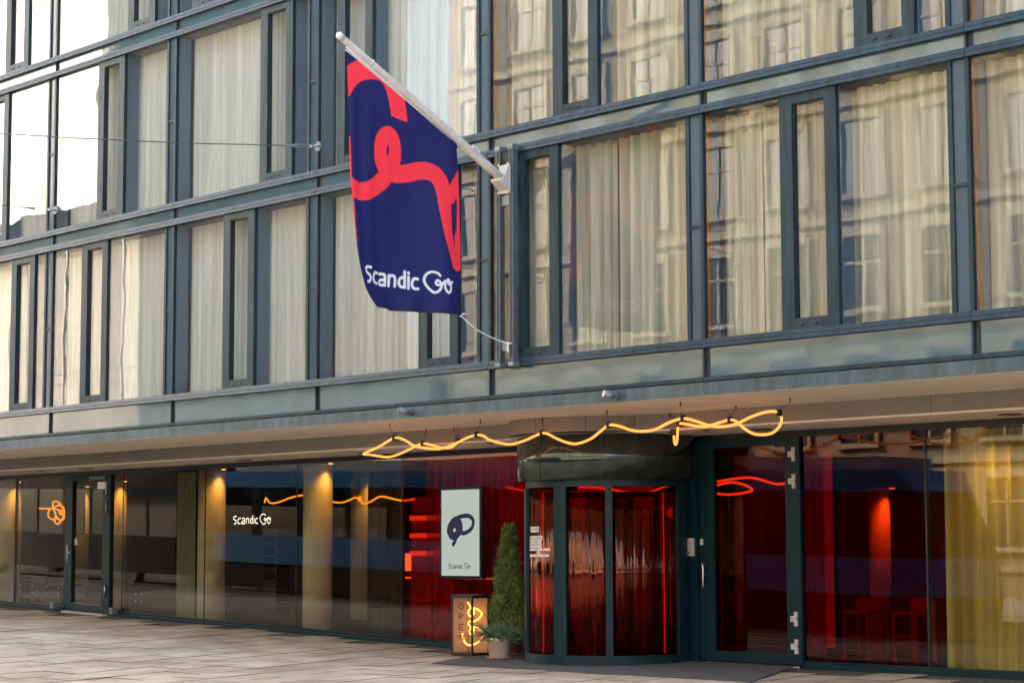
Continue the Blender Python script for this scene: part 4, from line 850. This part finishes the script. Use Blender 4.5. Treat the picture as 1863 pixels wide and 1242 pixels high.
# ------------------------------------------------------------------ potted plants
def pot(parent, c, z0, r0, r1, h, mat):
    p = MB().lathe(c, [(0, z0), (r0, z0), (r1 * .985, z0 + h * .86), (r1, z0 + h * .86), (r1 * 1.02, z0 + h), (r1 * .93, z0 + h), (r1 * .9, z0 + h * .9), (0, z0 + h * .9)], 36).build('pot', mat, parent, smooth=False)
    for q in p.data.polygons: q.use_smooth = True
    MB().cyl(c, r1 * .89, z0 + h * .88, z0 + h * .905, 24).build('soil', 'soil', p)
    MB().lathe(c, [(0, z0 + .001), (r0 * 1.3, z0 + .001), (r0 * 1.36, z0 + .03), (r0 * 1.28, z0 + .03), (r0 * 1.02, z0 + .012)], 28).build('saucer', 'pot_terra', p, smooth=True)
def spray(m_, base, d, n, ln, wd, rnd):
    """a twig of small scale-leaf fans"""
    d = d.normalized(); side = d.cross(Vector((rnd.uniform(-1, 1), rnd.uniform(-1, 1), rnd.uniform(-1, 1)))).normalized(); up = side.cross(d)
    for k in range(n):
        t = (k + 1) / n; p = base + d * ln * t + Vector((0, 0, -.12 * ln * t * t))
        s = 1 if k % 2 else -1; l_ = ln * .55 * (1.1 - t * .6)
        q = p + (d * .75 + side * s * .7 + up * rnd.uniform(-.3, .3)).normalized() * l_
        w_ = up * wd * .5 + side * wd * .35
        m_.add([p - w_ * .6, p + w_ * .6, p + (q - p) * .6 + w_, q, p + (q - p) * .6 - w_], [(0, 1, 2, 3, 4)])
rnd = random.Random(5)
zc = gz(9.35, 2.75) + .02
cf = empty('potted_conifer', (9.32, 2.75, zc), 'tall narrow conifer in a brown pot beside the revolving door', 'plant')
pot(cf, (9.32, 2.75), zc, .17, .22, .36, 'pot_terra')
MB().tube([(9.32, 2.75, zc + .3), (9.33, 2.75, zc + 1.0), (9.33, 2.75, zc + 1.75)], [.022, .016, .005], 8).build('trunk', 'bark', cf)
fol = MB(); H0, H1 = zc + .30, 1.92
for i in range(4600):
    t = rnd.random() ** .8; z = H0 + (H1 - H0) * t; lump = .88 + .22 * noise.noise((t * 9, rnd.random() * 2, 3))
    rmax = .50 * (1 - t) ** 1.05 * lump * (1 - .35 * max(0, .18 - t) / .18) + .012; a = rnd.uniform(0, 6.283); rr = rmax * (rnd.uniform(.35, 1.0) ** .5)
    rr *= .85 + .25 * noise.noise((math.cos(a) * 1.5, math.sin(a) * 1.5, z * 5))
    bp = Vector((9.325 + rr * .86 * math.cos(a), 2.75 + rr * .86 * math.sin(a), z))
    spray(fol, bp, Vector((math.cos(a) * .65 + rnd.uniform(-.2, .2), math.sin(a) * .65 + rnd.uniform(-.2, .2), rnd.uniform(.6, 1.0))), 4, rnd.choice((.06, .08, .09, .13)), .012, rnd)
fol.build('foliage', 'conifer', cf)
zs_ = gz(9.92, 2.0) + .017
sb = empty('potted_juniper', (9.92, 2.0, zs_), 'low bushy green juniper in a cream pot in front of the conifer', 'plant')
pot(sb, (9.92, 2.0), zs_, .140, .195, .31, 'pot')
jf = MB(); stems = MB()
for i in range(150):
    a = rnd.uniform(0, 6.283); el = rnd.uniform(.15, 1.3); L_ = rnd.uniform(.18, .40)
    if rnd.random() < .25: L_ = rnd.uniform(.38, .52); el = rnd.uniform(.35, .9)
    d = Vector((math.cos(a) * math.cos(el), math.sin(a) * math.cos(el), math.sin(el)))
    b0 = Vector((9.92 + .07 * math.cos(a), 2.0 + .07 * math.sin(a), zs_ + .27)); P_ = [b0 + d * L_ * t + Vector((0, 0, -.22 * L_ * t * t)) for t in (0, .33, .66, 1)]
    stems.tube(P_, [.004, .003, .002, .001], 4, cap=False)
    for k in range(9):
        t = .2 + .8 * k / 8; base = b0 + d * L_ * t + Vector((0, 0, -.22 * L_ * t * t))
        spray(jf, base, d + Vector((rnd.uniform(-.6, .6), rnd.uniform(-.6, .6), rnd.uniform(-.5, .3))), 4, .07, .009, rnd)
jf.build('foliage', 'juniper', sb); stems.build('stems', 'bark', sb)

# ------------------------------------------------------------------ across the street (seen in the glass)
tramz = lambda X: gz(X, -9) - .15
tr_ = empty('tram', (-8, -10.6, 0), 'blue street tram whose reflection shows in the shop windows', 'tram')
def tb_(name, mat, x0, x1, y0, y1, z0, z1, parent=tr_):
    xm = [x0] + ([8.5] if x0 < 8.5 < x1 else []) + [x1]; m_ = MB()
    for a, b_ in zip(xm, xm[1:]): m_.slab(a, b_, y0, y1, tramz(a) + z0, tramz(b_) + z0, tramz(a) + z1, tramz(b_) + z1)
    return m_.build(name, mat, parent)
TY0, TY1 = -11.95, -9.35
for s0, s1 in ((-4.6, 6.6), (-18.5, -5.2)):
    tb_('skirt', 'tram_dark', s0, s1, TY0 + .05, TY1 - .05, .12, .86); tb_('lower_body', 'tram_blue', s0, s1, TY0, TY1, .861, 1.66)
    tb_('roof', 'tram_blue', s0, s1, TY0, TY1, 3.05, 3.50); tb_('roof_unit', 'tram_grey', s0 + .6, s1 - .6, TY0 + .4, TY1 - .4, 3.501, 3.8)
    n_ = 6
    for i in range(n_ + 1):
        xx = s0 + (s1 - s0) * i / n_; w_ = .22
        for Y in (TY0, TY1 - .06): tb_('pillar', 'tram_dark', max(s0, xx - w_), min(s1, xx + w_), Y, Y + .06, 1.661, 3.049)
    for i in range(n_):
        xa, xb = s0 + (s1 - s0) * i / n_ + .22, s0 + (s1 - s0) * (i + 1) / n_ - .22
        for Y in (TY0 + .02, TY1 - .035): tb_('window', 'glass_tram', xa + .001, xb - .001, Y, Y + .012, 1.661, 3.049)
for a, b_ in ((-5.2, -4.6),): tb_('bellows', 'tram_dark', a, b_, TY0 + .15, TY1 - .15, .3, 3.3)
reflection_blocker = empty('reflection_blocker', (-34, -10.6, 0), 'added dark vehicle shape that darkens the reflection at the far left of the shop front', 'reflection blocker')  # added vehicle shape, keeps the bright sunlit wall out of the glass
for s0, s1 in ((-34.0, -20.5), (-49.5, -35.5)):
    tb_('body', 'tram_dark', s0, s1, TY0, TY1, .35, 1.5, reflection_blocker); tb_('roof', 'tram_dark', s0, s1, TY0, TY1, 2.95, 3.75, reflection_blocker)
    for i in range(8):
        xa, xb = s0 + (s1 - s0) * i / 8, s0 + (s1 - s0) * (i + 1) / 8
        for Y in (TY0, TY1 - .05): tb_('pillar', 'tram_dark', xa, xa + .12, Y, Y + .05, 1.501, 2.949, reflection_blocker); tb_('window', 'win_dark', xa + .121, xb - .001, Y + .01, Y + .03, 1.501, 2.949, reflection_blocker)
    for xx in (s0 + 2.2, s1 - 2.6):
        for Y in (TY0 + .05, TY1 - .3): MB().tube([(xx, Y, tramz(xx) + .5), (xx, Y + .28, tramz(xx) + .5)], .48, 24).build('wheel', 'black', reflection_blocker)
zt = tramz(6.6)
for z0_, z1_, xa, xb, mt_ in ((.12, .86, 7.6, 7.7, 'tram_dark'), (.861, 1.66, 7.7, 7.62, 'tram_blue'), (1.661, 3.049, 7.6, 6.95, 'tram_dark'), (3.05, 3.5, 6.95, 6.75, 'tram_blue')):
    MB().hexa([(6.601, TY0, zt + z0_), (xa, TY0 + .3, zt + z0_), (xa, TY1 - .3, zt + z0_), (6.601, TY1, zt + z0_), (6.601, TY0, zt + z1_), (xb, TY0 + .3, zt + z1_), (xb, TY1 - .3, zt + z1_), (6.601, TY1, zt + z1_)]).build('nose', mt_, tr_)
def townhouse(name, x0, x1, yf, h, nfl, nw, wall, trim, label, base=-1.0, wh=2.0):
    t = empty(name, ((x0 + x1) / 2, yf - 6, 0), label, 'building')
    B('wall', wall, t, x0, x1, yf - 14, yf, base, h); B('cornice', trim, t, x0 - .3, x1 + .3, yf - 14.3, yf + .45, h, h + .6); B('roof', 'roof_slate', t, x0 + .4, x1 - .4, yf - 13.5, yf - .6, h + .6, h + 2.6)
    fh = (h - 1.0) / nfl; wp = (x1 - x0) / nw; fr = None; pn = None
    for f_ in range(nfl):
        z0_ = 1.0 + f_ * fh + fh * .22; B('string_course', trim, t, x0, x1, yf + .001, yf + .16, 1.0 + f_ * fh - .12, 1.0 + f_ * fh + .12)
        for i in range(nw):
            xc = x0 + wp * (i + .5); c = (xc, yf, z0_)
            if fr is None:
                ww = min(1.5, wp * .5)
                m_ = MB().box(-ww / 2 - .16, -ww / 2, 0, .13, -.1, wh + .2).box(ww / 2, ww / 2 + .16, 0, .13, -.1, wh + .2).box(-ww / 2, ww / 2, 0, .16, wh, wh + .3).box(-ww / 2 - .2, ww / 2 + .2, 0, .2, -.25, -.1).box(-.04, .04, .02, .06, -.1, wh).box(-ww / 2, ww / 2, .02, .06, wh * .62, wh * .62 + .07)
                fr = m_.mesh('window'); fr.materials.append(MATS[trim]); pn = MB().box(-ww / 2, ww / 2, .004, .012, -.1, wh).mesh('window_pane'); pn.materials.append(MATS['win_dark'])
            a = bpy.data.objects.new('window', fr); col.objects.link(a); a.parent = t; a.location = Vector(c) - t.location
            b2 = bpy.data.objects.new('window_pane', pn); col.objects.link(b2); b2.parent = a
    return t
townhouse('stone_townhouse', -21, 4, -27.5, 21, 6, 9, 'stone_ochre', 'stone_trim', 'ochre stone building across the street mirrored in the right windows')
townhouse('grey_townhouse', 4.3, 40, -27.5, 19, 6, 12, 'render_grey', 'stone_trim', 'pale grey building across the street right of the ochre one')
townhouse('brick_house', -44, -23.5, -28.5, 5.2, 2, 7, 'brick_dark', 'stone_trim', 'low dark brick house across the street mirrored at lower left', wh=1.5)
# scaffolded tower wrapped in white sheeting
wt = empty('wrapped_building', (-62, -30, 0), 'tall scaffolded building wrapped in white sheeting mirrored at upper left', 'building')
V = []; NX, NZ = 90, 70
for j in range(NZ + 1):
    for i in range(NX + 1):
        X = -88 + 44.5 * i / NX; z = 16.6 + 27 * j / NZ
        V.append((X, -27.0 + .55 * noise.noise((X * .35, z * .22, 0)) + .18 * noise.noise((X * 1.3, z * .9, 4)), z))
sh = MB().add(V, [(j * (NX + 1) + i, j * (NX + 1) + i + 1, (j + 1) * (NX + 1) + i + 1, (j + 1) * (NX + 1) + i) for j in range(NZ) for i in range(NX)]).build('sheeting', 'sheet_white', wt, smooth=True)
B('core', 'render_grey', wt, -88, -43.5, -44, -29, -1, 44)
for i in range(10): B('scaffold_post', 'scaffold', wt, -88 + 4.9 * i, -88 + 4.9 * i + .1, -28.5, -28.4, 0, 45.5)

# overhead contact wires of the tram line
for k, Y in enumerate((-10.65, -13.9)):
    lab = ('overhead tram wire on the near track', 'overhead tram wire on the far track')[k]
    o = MB().tube([(x, Y, 6.0 + gz(x, -9) + .05 * math.sin(x * .4)) for x in range(-40, 15, 2)], .012, 6).build('overhead_wire', 'cable'); tag(o, lab, 'wire', 'overhead tram wires')
    for x in range(-36, 14, 12): MB().tube([(x, Y, 6.0 + gz(x, -9) + .03), (x, Y - .02, 6.55 + gz(x, -9))], .006, 5).build('dropper', 'cable', o)
